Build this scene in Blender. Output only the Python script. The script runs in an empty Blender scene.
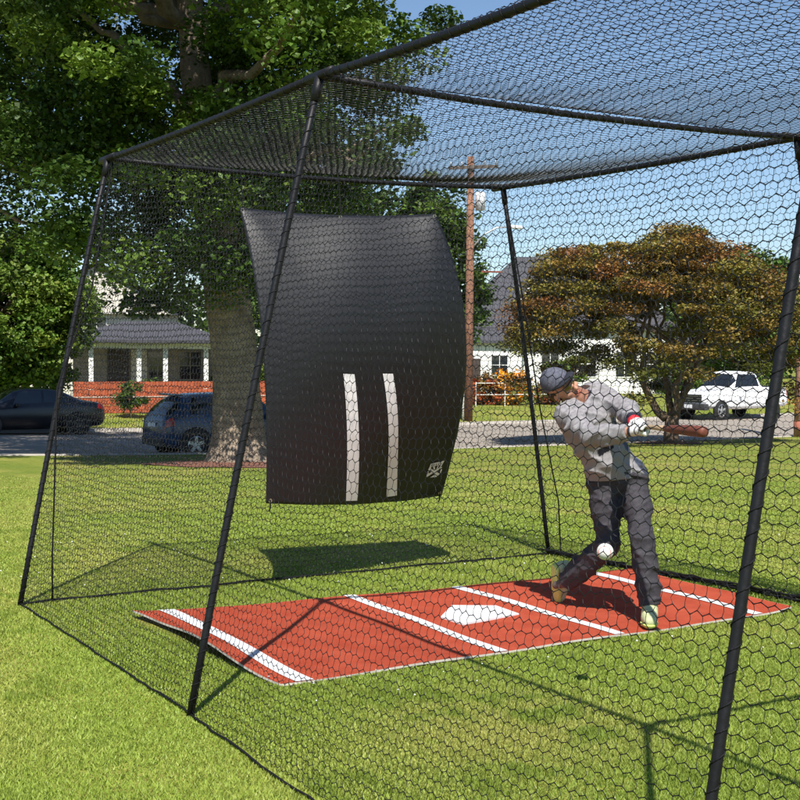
import bpy, bmesh, math, random
import numpy as np
from mathutils import Vector, Matrix
R = math.radians
rng = np.random.default_rng(7)
random.seed(7)
scene = bpy.context.scene
COL = scene.collection

# ------------------------------------------------------------------ camera, sky, sun, exposure
YAW, PITCH, ROLL = 0.5604, -0.0378, 0.0062
cam_d = bpy.data.cameras.new('camera')
cam = bpy.data.objects.new('camera', cam_d); COL.objects.link(cam)
_f = Vector((math.sin(YAW) * math.cos(PITCH), math.cos(YAW) * math.cos(PITCH), math.sin(PITCH)))
_r = Vector((math.cos(YAW), -math.sin(YAW), 0)); _u = _r.cross(_f)
_r2 = math.cos(ROLL) * _r + math.sin(ROLL) * _u
_u2 = -math.sin(ROLL) * _r + math.cos(ROLL) * _u
M = Matrix((( _r2.x, _u2.x, -_f.x, -4.383), (_r2.y, _u2.y, -_f.y, -6.452), (_r2.z, _u2.z, -_f.z, 1.633), (0, 0, 0, 1)))
cam.matrix_world = M
cam_d.sensor_width = 36; cam_d.lens = 1227.995 / 800 * 36
cam_d.clip_start = .05; cam_d.clip_end = 3000
scene.camera = cam

SUN_EL, SUN_AZ = 54.3, 29.2            # elevation; heading the light travels towards, from +Y clockwise
world = bpy.data.worlds.new('World'); scene.world = world; world.use_nodes = True
wn = world.node_tree
sky = wn.nodes.new('ShaderNodeTexSky'); sky.sky_type = 'NISHITA'; sky.sun_disc = False
sky.sun_elevation = R(SUN_EL); sky.sun_rotation = R(SUN_AZ + 180)
sky.air_density = 1.0; sky.dust_density = .05; sky.ozone_density = 4.0
wn.links.new(sky.outputs[0], wn.nodes['Background'].inputs[0])
wn.nodes['Background'].inputs[1].default_value = 0.085
sd = bpy.data.lights.new('sun', 'SUN'); sd.energy = 5.0; sd.angle = R(.5); sd.color = (1, .95, .87)
sun = bpy.data.objects.new('sun', sd); COL.objects.link(sun)
sdir = Vector((math.cos(R(SUN_EL)) * math.sin(R(SUN_AZ)), math.cos(R(SUN_EL)) * math.cos(R(SUN_AZ)), -math.sin(R(SUN_EL))))
sun.rotation_euler = sdir.to_track_quat('-Z', 'Y').to_euler(); sun.location = (-10, -20, 30)
vs = scene.view_settings
vs.view_transform = 'Standard'; vs.look = 'None'; vs.exposure = 0.6; vs.gamma = 1; vs.use_curve_mapping = False
scene.render.engine = 'CYCLES'
scene.cycles.max_bounces = 6; scene.cycles.transparent_max_bounces = 6

# ------------------------------------------------------------------ helpers
def mat(name, color, rough=.6, spec=.4, metal=0., var=.15, scale=6., bump=0., bscale=60., color2=None, attr=False, trans=0.):
    m = bpy.data.materials.new(name); m.use_nodes = True
    t = m.node_tree; b = t.nodes['Principled BSDF']
    b.inputs['Roughness'].default_value = rough; b.inputs['Metallic'].default_value = metal
    b.inputs['Specular IOR Level'].default_value = spec
    geo = t.nodes.new('ShaderNodeTexCoord')
    n = t.nodes.new('ShaderNodeTexNoise'); n.inputs['Scale'].default_value = scale; n.inputs['Detail'].default_value = 6
    n.inputs['Roughness'].default_value = .6
    t.links.new(geo.outputs['Object'], n.inputs['Vector'])
    mx = t.nodes.new('ShaderNodeMix'); mx.data_type = 'RGBA'
    c2 = color2 if color2 else tuple(min(1, c * (1 + var)) for c in color)
    c1 = color if color2 else tuple(c * (1 - var) for c in color)
    mx.inputs[6].default_value = (*c1, 1); mx.inputs[7].default_value = (*c2, 1)
    ramp = t.nodes.new('ShaderNodeMapRange'); ramp.inputs[1].default_value = .3; ramp.inputs[2].default_value = .7
    t.links.new(n.outputs[0], ramp.inputs[0]); t.links.new(ramp.outputs[0], mx.inputs[0])
    out = mx.outputs[2]
    if attr:
        a = t.nodes.new('ShaderNodeAttribute'); a.attribute_name = 'Col'
        mm = t.nodes.new('ShaderNodeMix'); mm.data_type = 'RGBA'; mm.blend_type = 'MULTIPLY'; mm.inputs[0].default_value = 1
        t.links.new(out, mm.inputs[6]); t.links.new(a.outputs[0], mm.inputs[7]); out = mm.outputs[2]
    t.links.new(out, b.inputs['Base Color'])
    if trans > 0:
        tr = t.nodes.new('ShaderNodeBsdfTranslucent'); ms = t.nodes.new('ShaderNodeMixShader'); ms.inputs[0].default_value = trans
        t.links.new(out, tr.inputs[0]); t.links.new(b.outputs[0], ms.inputs[1]); t.links.new(tr.outputs[0], ms.inputs[2])
        t.links.new(ms.outputs[0], t.nodes['Material Output'].inputs[0])
    if bump > 0:
        n2 = t.nodes.new('ShaderNodeTexNoise'); n2.inputs['Scale'].default_value = bscale; n2.inputs['Detail'].default_value = 5
        t.links.new(geo.outputs['Object'], n2.inputs['Vector'])
        bp = t.nodes.new('ShaderNodeBump'); bp.inputs['Strength'].default_value = bump; bp.inputs['Distance'].default_value = .01
        t.links.new(n2.outputs[0], bp.inputs['Height']); t.links.new(bp.outputs[0], b.inputs['Normal'])
    return m

def glass_mat(name, color=(.02, .025, .03)):
    return mat(name, color, rough=.05, spec=.8, var=.1)

def np_mesh(name, V, F, m, parent=None, smooth=False, col=None, midx=None):
    """V (n,3); F: array (k,3|4) or list of such arrays"""
    Fs = F if isinstance(F, (list, tuple)) else [F]
    Fs = [np.asarray(f, np.int32) for f in Fs if len(f)]
    me = bpy.data.meshes.new(name)
    V = np.asarray(V, np.float32)
    me.vertices.add(len(V)); me.vertices.foreach_set('co', V.ravel())
    loops = np.concatenate([f.ravel() for f in Fs]); tot = np.concatenate([np.full(len(f), f.shape[1], np.int32) for f in Fs])
    me.loops.add(len(loops)); me.loops.foreach_set('vertex_index', loops)
    me.polygons.add(len(tot)); st = np.concatenate([[0], np.cumsum(tot)[:-1]]).astype(np.int32)
    me.polygons.foreach_set('loop_start', st)
    try: me.polygons.foreach_set('loop_total', tot)
    except Exception: pass
    ms = m if isinstance(m, (list, tuple)) else [m]
    for q in ms: me.materials.append(q)
    if midx is not None: me.polygons.foreach_set('material_index', np.asarray(midx, np.int32))
    me.update(calc_edges=True)
    if smooth: me.polygons.foreach_set('use_smooth', np.ones(len(tot), bool))
    if col is not None:
        a = me.color_attributes.new('Col', 'FLOAT_COLOR', 'POINT')
        c = np.ones((len(V), 4), np.float32); c[:, :3] = col; a.data.foreach_set('color', c.ravel())
    o = bpy.data.objects.new(name, me); COL.objects.link(o)
    if parent: o.parent = parent
    return o

class MB:
    def __init__(s): s.V = []; s.F = []; s.I = []; s.mi = 0
    def add(s, V, F):
        k = len(s.V); s.V += [tuple(v) for v in V]; s.F += [tuple(i + k for i in f) for f in F]; s.I += [s.mi] * len(F); return s
    def box(s, c, size, rz=0, ry=0, rx=0):
        m = Matrix.Rotation(rz, 3, 'Z') @ Matrix.Rotation(ry, 3, 'Y') @ Matrix.Rotation(rx, 3, 'X')
        V = [Vector(c) + m @ Vector((a * size[0] / 2, b * size[1] / 2, d * size[2] / 2)) for d in (-1, 1) for b in (-1, 1) for a in (-1, 1)]
        return s.add(V, [(0, 2, 3, 1), (4, 5, 7, 6), (0, 1, 5, 4), (2, 6, 7, 3), (0, 4, 6, 2), (1, 3, 7, 5)])
    def b2(s, x0, x1, y0, y1, z0, z1): return s.box(((x0+x1)/2, (y0+y1)/2, (z0+z1)/2), (x1-x0, y1-y0, z1-z0))
    def tube(s, P, r, n=8, cap=True):
        P = [Vector(p) for p in P]; k = len(P); rr = r if hasattr(r, '__len__') else [r] * k
        V = []; up = None
        for i in range(k):
            t = (P[min(i+1, k-1)] - P[max(i-1, 0)]).normalized()
            if up is None:
                a = Vector((0, 0, 1)) if abs(t.z) < .9 else Vector((1, 0, 0)); up = (a - t * a.dot(t)).normalized()
            else: up = (up - t * up.dot(t)).normalized()
            w = t.cross(up)
            for j in range(n):
                a = 2 * math.pi * j / n; V.append(P[i] + (up * math.cos(a) + w * math.sin(a)) * rr[i])
        F = [(i*n+j, i*n+(j+1) % n, (i+1)*n+(j+1) % n, (i+1)*n+j) for i in range(k-1) for j in range(n)]
        if cap: F += [tuple(range(n))[::-1], tuple((k-1)*n + j for j in range(n))]
        return s.add(V, F)
    def lathe(s, prof, c, axis='Z', n=20):
        V = []
        for (r, h) in prof:
            for j in range(n):
                a = 2*math.pi*j/n; p = (r*math.cos(a), r*math.sin(a), h)
                p = p if axis == 'Z' else ((p[0], p[2], p[1]) if axis == 'Y' else (p[2], p[0], p[1]))
                V.append((p[0]+c[0], p[1]+c[1], p[2]+c[2]))
        k = len(prof); F = [(i*n+j, i*n+(j+1) % n, (i+1)*n+(j+1) % n, (i+1)*n+j) for i in range(k-1) for j in range(n)]
        return s.add(V, F)
    def build(s, name, m, parent=None, smooth=False, bevel=0):
        me = bpy.data.meshes.new(name); me.from_pydata(s.V, [], s.F)
        for q in (m if isinstance(m, (list, tuple)) else [m]): me.materials.append(q)
        me.polygons.foreach_set('material_index', s.I)
        bm = bmesh.new(); bm.from_mesh(me); bmesh.ops.recalc_face_normals(bm, faces=bm.faces)
        if bevel: bmesh.ops.bevel(bm, geom=bm.edges[:], offset=bevel, segments=2, affect='EDGES', profile=.5)
        bm.to_mesh(me); bm.free()
        if smooth: me.polygons.foreach_set('use_smooth', [True] * len(me.polygons))
        o = bpy.data.objects.new(name, me); COL.objects.link(o)
        if parent: o.parent = parent
        return o

def tag(o, label=None, cat=None, group=None, kind=None):
    if label: o['label'] = label
    if cat: o['category'] = cat
    if group: o['group'] = group
    if kind: o['kind'] = kind
    return o
def empty(name, loc, rz=0, label=None, cat=None, group=None):
    o = bpy.data.objects.new(name, None); COL.objects.link(o); o.location = loc; o.rotation_euler = (0, 0, rz); o.empty_display_size = .2
    return tag(o, label, cat, group)

# value noise used for shapes
_NT = rng.random((64, 64))
def vnoise(x, y):
    x = np.asarray(x, float); y = np.asarray(y, float)
    xi = np.floor(x).astype(int); yi = np.floor(y).astype(int); fx = x - xi; fy = y - yi
    fx = fx*fx*(3-2*fx); fy = fy*fy*(3-2*fy)
    a = _NT[xi % 64, yi % 64]; b = _NT[(xi+1) % 64, yi % 64]; c = _NT[xi % 64, (yi+1) % 64]; d = _NT[(xi+1) % 64, (yi+1) % 64]
    return (a*(1-fx)+b*fx)*(1-fy) + (c*(1-fx)+d*fx)*fy

# ------------------------------------------------------------------ terrain and road
Y_N, Y_F = 20.5, 34.5
def z_near(X): return -.5 - .5 * (1 - np.exp(-np.clip(X, -6, 400) / 10.)) 
def terrain(X, Y):
    X = np.asarray(X, float); Y = np.asarray(Y, float)
    t = np.clip((Y - 2) / 18.5, 0, 1); t = .5 * t*t*(3-2*t) + .5 * t
    zn = z_near(X)
    z = zn * t
    q = np.clip((Y - Y_N) / (Y_F - Y_N), 0, 1); z = z - .22 * q
    z = z + .1 * np.clip(Y - Y_F - .3, 0, 3.6) 
    return z
def tz(x, y): return float(terrain(x, y))

def axis(a, b, parts):
    v = [np.linspace(p, q, n, endpoint=False) for p, q, n in parts]; return np.concatenate(v + [[parts[-1][1]]])
def grid_faces(nx, ny):
    i, j = np.meshgrid(np.arange(nx-1), np.arange(ny-1), indexing='ij'); a = (i*ny+j).ravel()
    return np.stack([a, a+ny, a+ny+1, a+1], 1)

def ground_material():
    m = bpy.data.materials.new('lawn_turf'); m.use_nodes = True; t = m.node_tree; b = t.nodes['Principled BSDF']
    b.inputs['Roughness'].default_value = .9; b.inputs['Specular IOR Level'].default_value = .15
    tc = t.nodes.new('ShaderNodeTexCoord')
    def noise(sc, det=4):
        n = t.nodes.new('ShaderNodeTexNoise'); n.inputs['Scale'].default_value = sc; n.inputs['Detail'].default_value = det
        t.links.new(tc.outputs['Object'], n.inputs['Vector']); return n.outputs[0]
    def ramp(f, stops):
        r = t.nodes.new('ShaderNodeValToRGB'); t.links.new(f, r.inputs[0]); e = r.color_ramp.elements
        e[0].position, e[0].color = stops[0][0], (*stops[0][1], 1); e[1].position, e[1].color = stops[-1][0], (*stops[-1][1], 1)
        for p, c in stops[1:-1]:
            k = e.new(p); k.color = (*c, 1)
        return r.outputs[0]
    big = ramp(noise(.9, 5), [(.33, (.165, .215, .034)), (.5, (.215, .245, .045)), (.66, (.30, .285, .075))])
    fine = ramp(noise(70, 6), [(.3, (.55, .55, .5)), (.7, (1.25, 1.25, 1.2))])
    mid = ramp(noise(9, 5), [(.3, (.75, .82, .75)), (.7, (1.15, 1.1, 1.1))])
    mx = t.nodes.new('ShaderNodeMix'); mx.data_type = 'RGBA'; mx.blend_type = 'MULTIPLY'; mx.inputs[0].default_value = 1
    t.links.new(big, mx.inputs[6]); t.links.new(fine, mx.inputs[7])
    m2 = t.nodes.new('ShaderNodeMix'); m2.data_type = 'RGBA'; m2.blend_type = 'MULTIPLY'; m2.inputs[0].default_value = 1
    t.links.new(mx.outputs[2], m2.inputs[6]); t.links.new(mid, m2.inputs[7])
    t.links.new(m2.outputs[2], b.inputs['Base Color'])
    bp = t.nodes.new('ShaderNodeBump'); bp.inputs['Strength'].default_value = .8; bp.inputs['Distance'].default_value = .03
    t.links.new(noise(45, 6), bp.inputs['Height']); t.links.new(bp.outputs[0], b.inputs['Normal'])
    return m

xs = axis(0, 0, [(-600, -60, 12), (-60, -10, 20), (-10, 60, 90), (60, 150, 18), (150, 900, 12)])
ys = axis(0, 0, [(-300, -20, 10), (-20, 2, 12), (2, 20.2, 40), (20.2, 20.9, 2), (20.9, 34.1, 6), (34.1, 40, 24), (40, 120, 16), (120, 1500, 12)])
GX, GY = np.meshgrid(xs, ys, indexing='ij')
GZ = terrain(GX, GY) - .12 * ((GY > 20.4) & (GY < 34.6)) 
np_mesh('lawn', np.stack([GX, GY, GZ], -1).reshape(-1, 3), grid_faces(len(xs), len(ys)), ground_material(), smooth=True)['kind'] = 'structure'

asphalt = mat('asphalt', (.27, .235, .195), rough=.85, var=.18, scale=1.2, bump=.4, bscale=90)
concrete = mat('concrete', (.34, .31, .27), rough=.85, var=.15, scale=2.5, bump=.3, bscale=40)
rx = axis(0, 0, [(-300, -20, 10), (-20, 70, 90), (70, 400, 20)])
ry = np.array([20.55, 22, 24, 26, 28, 30, 32, 34.45])
AX, AY = np.meshgrid(rx, ry, indexing='ij')
tag(np_mesh('road', np.stack([AX, AY, terrain(AX, AY) - .08], -1).reshape(-1, 3), grid_faces(len(rx), len(ry)), asphalt), kind='structure')
def strip(name, y0, y1, top, bot, m):
    V = []; F = []
    for x in rx:
        z = tz(x, (y0+y1)/2); V += [(x, y0, z+bot), (x, y0, z+top), (x, y1, z+top), (x, y1, z+bot)]
    for i in range(len(rx)-1):
        for j in range(3): F.append((i*4+j, i*4+j+1, i*4+4+j+1, i*4+4+j))
    return tag(np_mesh(name, np.array(V), np.array(F), m), kind='structure')
strip('kerb', 20.25, 20.55, .025, -.25, concrete)
strip('kerb', 34.45, 34.75, .03, -.25, concrete)
# mulch ring round the big tree is set with the tree below

# ------------------------------------------------------------------ batting cage frame
steel = mat('black_pipe', (.008, .008, .010), rough=.5, spec=.28, var=.3, scale=14, bump=.25, bscale=35)
twine = mat('black_twine', (.006, .006, .008), rough=.45, spec=.4, var=.2)
rope_m = mat('black_rope', (.008, .008, .010), rough=.7, spec=.2, var=.3, scale=40, bump=.5, bscale=160)
BL = [Vector(p) for p in ((-2.278, 1.484, 0), (-2.275, -1.336, 0), (-2.24, -4.33, 0), (-2.24, -7.32, 0))]
BR = [Vector(p) for p in ((1.94, 1.33, 0), (2.2, -1.40, 0), (2.25, -4.36, 0), (2.25, -7.35, 0))]
TL = [Vector(p) for p in ((-1.609, 1.716, 2.945), (-1.596, -1.281, 2.945), (-1.64, -4.33, 2.90), (-1.64, -7.32, 2.93))]
TR = [Vector(p) for p in ((1.463, 1.357, 2.945), (1.578, -1.42, 2.945), (1.60, -4.36, 2.92), (1.62, -7.35, 2.93))]
cage = empty('batting_cage', (0, 0, 0), 0, 'black pipe batting cage hung with black hexagon netting, standing on the lawn', 'batting cage')
def bow(a, b, n=9, sag=.02, off=None):
    P = []
    for i in range(n):
        t = i/(n-1); p = a.lerp(b, t); p = p - Vector((0, 0, sag*4*t*(1-t)))
        if off is not None: p = p + off*4*t*(1-t)
        P.append(p)
    return P
def lacing(P, r, pitch, rr, seed):
    L = 0; pts = []; rnd = random.Random(seed)
    tot = sum((P[i+1]-P[i]).length for i in range(len(P)-1)); n = int(tot/pitch*8); ph = rnd.random()*6
    out = []
    for k in range(n+1):
        t = k/n*(len(P)-1); i = min(int(t), len(P)-2); p = P[i].lerp(P[i+1], t-i); d = (P[i+1]-P[i]).normalized()
        a = d.cross(Vector((.3, .7, .2))).normalized(); b = d.cross(a)
        ang = ph + k/8*2*math.pi + .5*math.sin(k*.31+ph)
        out.append(p + (a*math.cos(ang)+b*math.sin(ang))*r)
    return out
def pipe(name, P, r=.0172, laced=True, seed=0):
    o = MB().tube(P, r, 14).build(name, steel, cage, True)
    if laced: MB().tube(lacing(P, r+.001, .07, 0, seed), .0028, 5).build('lacing', rope_m, o, True)
    return o
for i in range(4):
    pipe('post', bow(BL[i], TL[i], 9, 0, Vector((-.015, 0, 0))), r=.0172 if i < 2 else .0150, seed=i)
    pipe('post', bow(BR[i], TR[i], 9, 0, Vector((.015, 0, 0))), seed=i+9)
    pipe('crossbar', bow(TL[i], TR[i], 9, .035), seed=i+20)
for S, q in ((TL, 30), (TR, 40)):
    for i in range(3): pipe('rail', bow(S[i], S[i+1], 9, .03 if i else .015), r=.0195, seed=q+i)
for S in (TL, TR):
    for k, p in enumerate(S):
        sgn = 1 if S is TL else -1
        m = MB(); m.tube([p+Vector((0, .13, 0)), p, p+Vector((0, -.13, 0))], .0232, 12)
        m.tube([p, p+Vector((sgn*.12, 0, 0))], .0228, 12)
        o_ = BL[k] if S is TL else BR[k]
        m.tube([p, p+(o_-p).normalized()*.13], .0228, 12); m.build('fitting', steel, cage, True)

# ------------------------------------------------------------------ netting: every strand is a thin prism
def net_panel(A, B, C, D, bulge=0., wu=.046, hv=.040, seed=0, loose=.0, name='net_panel'):
    """A,B top edge, D,C bottom edge.  hexagon mesh over the bilinear patch"""
    A, B, C, D = [np.array(p, float) for p in (A, B, C, D)]
    Lu = max(np.linalg.norm(B-A), np.linalg.norm(C-D)); Lv = (np.linalg.norm(D-A)+np.linalg.norm(C-B))/2
    r2 = np.random.default_rng(seed)
    nu = int(round(Lu/(wu/2))); nv = int(round(Lv/hv))
    i = np.arange(nu+1); j = np.arange(nv+1)
    I, J = np.meshgrid(i, j, indexing='ij')
    am = .135
    s = ((I+J) % 2)*2-1                    # +1 : node with a strand going down
    u = I/nu; v = (J + am*s)/nv
    u = u + r2.normal(0, .04, u.shape)/nu + .35*(vnoise(I*.11+seed, J*.13)-.5)/nu*2.2
    v = v + r2.normal(0, .035, v.shape)/nv + .6*(vnoise(I*.09+seed*3, J*.12+9)-.5)/nv*1.5
    u = np.clip(u, 0, 1); v = np.clip(v, 0, 1)
    nrm = np.cross(B-A, D-A); nrm /= np.linalg.norm(nrm)
    def P(u, v):
        u = u[..., None]; v = v[..., None]
        p = (A*(1-u)+B*u)*(1-v) + (D*(1-u)+C*u)*v
        e = 16*(u*(1-u)*v*(1-v))
        w = vnoise(u[..., 0]*Lu*1.3+seed*5, v[..., 0]*Lv*1.3)[..., None]-.5
        return p + nrm*(bulge*e + loose*w*np.sqrt(np.clip(e, 0, 1)))
    N = P(u, v)
    segs = []
    zm = (N[:-1]+N[1:])/2
    segs.append((N[:-1].reshape(-1, 3), zm.reshape(-1, 3), .0022, .0014)); segs.append((zm.reshape(-1, 3), N[1:].reshape(-1, 3), .0014, .0022))
    dn = (s > 0)[:, :-1]
    a = N[:, :-1][dn]; b = N[:, 1:][dn]
    mid = (a+b)/2
    tu = (B-A)/np.linalg.norm(B-A)
    mid = mid + tu*(r2.normal(0, .0042, len(mid)) + .006*np.sin(mid.sum(1)*3.1))[:, None]
    segs.append((a, mid, .0012, .0009)); segs.append((mid, b, .0009, .0012))
    Vs, Fs, k = [], [], 0
    for a, b, ra, rb in segs:
        d = b-a; l = np.linalg.norm(d, axis=1); ok = l > 1e-4; a, b, d, l = a[ok], b[ok], d[ok], l[ok]
        d = d/l[:, None]; e1 = np.cross(d, nrm); e1 /= np.linalg.norm(e1, axis=1)[:, None]+1e-9; e2 = np.cross(d, e1)
        n = len(a); ring = []
        for q in range(3):
            an = 2*math.pi*q/3+.5; o = e1*math.cos(an)+e2*math.sin(an)
            ring.append((a+o*ra, b+o*rb))
        V = np.stack([ring[0][0], ring[1][0], ring[2][0], ring[0][1], ring[1][1], ring[2][1]], 1).reshape(-1, 3)
        base = k + np.arange(n)*6
        for q in range(3): Fs.append(np.stack([base+q, base+(q+1) % 3, base+3+(q+1) % 3, base+3+q], 1))
        Vs.append(V); k += n*6
    return np_mesh(name, np.concatenate(Vs), np.concatenate(Fs), twine, cage, smooth=True)
UPZ = Vector((0, 0, .012))
for i in range(3):
    net_panel(TL[i], TL[i+1], BL[i+1]+UPZ, BL[i]+UPZ, bulge=.05, seed=1+i, loose=.03)
    net_panel(TR[i], TR[i+1], BR[i+1]+UPZ, BR[i]+UPZ, bulge=-.09, seed=11+i, loose=.06)
    net_panel(TL[i], TR[i], TR[i+1], TL[i+1], bulge=.10, seed=21+i, loose=.04)
net_panel(TL[0], TR[0], BR[0]+UPZ, BL[0]+UPZ, bulge=-.10, seed=31, loose=.08)
# ropes along the lower hem, slack cords beside the far posts, and bunched net along the far side
def wob(a, b, n, amp, seed, z=.012):
    rd = random.Random(seed); P = []
    for i in range(n+1):
        p = a.lerp(b, i/n); k = 0 if i in (0, n) else 1
        P.append(p + Vector((rd.uniform(-amp, amp)*k, rd.uniform(-amp, amp)*k, z+rd.uniform(0, amp*.4)*k)))
    return P
for i in range(3):
    MB().tube([p+Vector((-.05*math.sin(math.pi*k_/30)*(i == 1), 0, 0)) for k_, p in enumerate(wob(BL[i], BL[i+1], 30, .008, i))], .0052, 6).build('hem_rope', rope_m, cage, True)
    MB().tube(wob(BR[i], BR[i+1], 18, .03, i+5), .010, 6).build('hem_rope', rope_m, cage, True)
MB().tube(wob(BL[0], BR[0], 40, .016, 12), .0075, 6).build('hem_rope', rope_m, cage, True)
MB().tube([TL[0]+Vector((.02, -.04, -.03)), TL[0].lerp(BL[0], .3)+Vector((.05, -.04, 0)), BL[0]+Vector((.24, -.02, 1.4)), BL[0]+Vector((.215, -.03, .7)), BL[0]+Vector((.20, -.03, .3)), BL[0]+Vector((.20, -.03, .02))], .006, 6).build('slack_cord', rope_m, cage, True)
MB().tube([TR[0]+Vector((.0, -.02, -.04)), TR[0].lerp(BR[0], .3)+Vector((.06, -.0, 0)), TR[0].lerp(BR[0], .6)+Vector((.05, -.06, 0)), TR[0].lerp(BR[0], .85)+Vector((.13, -.05, 0)), BR[0]+Vector((.06, -.08, .02))], .006, 6).build('slack_cord', rope_m, cage, True)
for q in range(5):
    MB().tube(wob(BR[0].lerp(BR[1], .02)+Vector((-.04*q, 0, 0)), BR[1]+Vector((-.04*q+.02, 0, 0)), 40, .035, 50+q, z=.02+.012*q), .006, 5).build('bunched_net', rope_m, cage, True)

# ------------------------------------------------------------------ hanging black backstop sheet
vinyl = mat('black_vinyl', (.0085, .0090, .0125), rough=.5, spec=.5, var=.12, scale=3, bump=.12, bscale=7)
white_tape = mat('white_tape', (.80, .81, .82), rough=.5, var=.03, scale=30)
QTL, QTR, QBR, QBL = [np.array(p) for p in ((-.889, 1.187, 2.612), (.505, .90, 2.633), (.93, 1.40, .535), (-.765, 1.005, .620))]
def sheet(u, v, off=0.):
    u = np.asarray(u, float)[..., None]; v = np.asarray(v, float)[..., None]
    def raw(u, v):
        p = (QTL*(1-u)+QTR*u)*(1-v) + (QBL*(1-u)+QBR*u)*v
        prof = np.sin(np.pi*np.clip(v, 0, 1)**.85)
        amt = (.17*(1-u)+.36*u) + .22*4*u*(1-u)*.35
        # creases running down from the two upper corners
        cr = .014*np.exp(-((u-.55*v-.02)/.07)**2)*np.exp(-v/.30) + .012*np.exp(-((1-u-.5*v-.02)/.07)**2)*np.exp(-v/.25)
        sag = np.array([0, 0, -.03])*4*u*(1-u)*(1-v) + np.array([0, 0, -.035])*4*u*(1-u)*v
        rip = .006*np.sin(u*23+3*v)*np.exp(-((v-1)/.2)**2) + .004*np.sin(u*14+v*9)
        return p + np.array([.03, -1., 0])*(prof*amt + cr + rip) + sag
    if off == 0: return raw(u, v)
    e = 1e-3; n = np.cross(raw(u+e, v)-raw(u-e, v), raw(u, v+e)-raw(u, v-e)); n /= np.linalg.norm(n, axis=-1)[..., None]
    n = np.where(n[..., 1:2] > 0, -n, n)
    return raw(u, v) + n*off
def sheet_patch(name, uv, m, parent, off, nu, nv, thick=0.):
    """uv: four corners (u,v) TL,TR,BR,BL"""
    a = np.linspace(0, 1, nu); b = np.linspace(0, 1, nv); Aa, Bb = np.meshgrid(a, b, indexing='ij'); c = np.array(uv, float)
    w = [(1-Aa)*(1-Bb), Aa*(1-Bb), Aa*Bb, (1-Aa)*Bb]
    U = sum(w[k]*c[k, 0] for k in range(4)); Vv = sum(w[k]*c[k, 1] for k in range(4))
    P = sheet(U, Vv, off).reshape(-1, 3); F = grid_faces(nu, nv)
    if thick:
        Q = sheet(U, Vv, off-thick).reshape(-1, 3); n = len(P); G = F[:, ::-1]+n
        ij = np.arange(nu*nv).reshape(nu, nv); loop = np.concatenate([ij[:-1, 0], ij[-1, :-1], ij[::-1, -1][:-1], ij[0, ::-1][:-1]]); nx = np.roll(loop, -1)
        P = np.concatenate([P, Q]); F = np.concatenate([F, G, np.stack([loop, nx, nx+n, loop+n], 1)])
    o = np_mesh(name, P, F, m, parent, smooth=True)
    bm = bmesh.new(); bm.from_mesh(o.data); bmesh.ops.recalc_face_normals(bm, faces=bm.faces); bm.to_mesh(o.data); bm.free()
    return o
screen = empty('backstop_screen', (0, 1.1, .55), 0, 'black vinyl backstop sheet with two white stripes hanging inside the cage', 'backstop')
def unp(o, parent):
    o.matrix_parent_inverse = Matrix.Translation(-Vector(parent.location)); return o
unp(sheet_patch('sheet', [(0, 0), (1, 0), (1, 1), (0, 1)], vinyl, screen, 0.0005, 60, 90, .004), screen)
unp(sheet_patch('stripe', [(.345, .540), (.399, .540), (.478, .985), (.415, .985)], white_tape, screen, .0045, 6, 60), screen)
unp(sheet_patch('stripe', [(.537, .535), (.587, .535), (.707, .975), (.650, .978)], white_tape, screen, .0045, 6, 60), screen)
# emblem: slanted bar with broken lettering, a cross of two strokes and a foot stroke
LGU, LGV, LGS, LGT = .862, .862, .092, .056
def lg(q): return [(LGU+LGS*a, LGV+LGT*b) for a, b in q]
emb = [[(.10, .02), (1.02, -.10), (.92, .16), (.06, .24)], [(.0, .40), (.18, .34), (.92, .80), (.80, .92)], [(.02, .92), (.0, .74), (.86, .30), (.98, .36)],
       [(.28, .98), (.50, .84), (.66, .86), (.78, .98)], [(.06, .24), (.2, .24), (.16, .40), (.02, .40)], [(.82, .18), (.93, .16), (.86, .34), (.76, .36)], [(.30, .24), (.42, .22), (.5, .42), (.42, .46)],
       [(.62, .20), (.7, .19), (.64, .4), (.58, .4)], [(.0, .52), (.08, .50), (.12, .66), (.02, .70)], [(.9, .48), (1.0, .5), (.98, .76), (.9, .70)]]
V = []; F = []
for q in emb:
    k = len(V); uv = np.array(lg(q)); V += [tuple(p) for p in sheet(uv[:, 0], uv[:, 1], .005+.0004*(k//4 % 4))]; F.append((k, k+1, k+2, k+3))
unp(np_mesh('emblem', np.array(V), np.array(F), white_tape, screen), screen)
V = []; F = []
for k in range(5):       # dark letter strokes cut in the emblem's bar
    a = .16+.155*k; q = [(a, .06-.02*k*.5), (a+.05, .05-.02*k*.5), (a+.03, .17-.01*k), (a-.02, .18-.01*k)]
    n = len(V); uv = np.array(lg(q)); V += [tuple(p) for p in sheet(uv[:, 0], uv[:, 1], .0085)]; F.append((n, n+1, n+2, n+3))
unp(np_mesh('emblem_lettering', np.array(V), np.array(F), vinyl, screen), screen)
brass = mat('grommet_metal', (.5, .45, .35), rough=.35, metal=.9)
for (u, v) in ((.012, .010), (.988, .010), (.5, .008), (.02, .99), (.98, .985)):
    c = Vector(sheet(np.array(u), np.array(v), .004)); unp(MB().lathe([(.006, 0), (.014, 0), (.014, .004), (.006, .004)], c, 'Y', 12).build('grommet', brass, screen), screen)
    if v < .5:
        top = Vector((c.x, c.y+.04, 2.90)); unp(MB().tube([c, c.lerp(top, .5)+Vector((.004, 0, 0)), top], .003, 5).build('hanging_cord', rope_m, screen), screen)
    else:
        unp(MB().tube([c, c+Vector((.004, .01, -.05)), c+Vector((-.004, .012, -.075))], .006, 6).build('tie_cord', rope_m, screen), screen)

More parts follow.
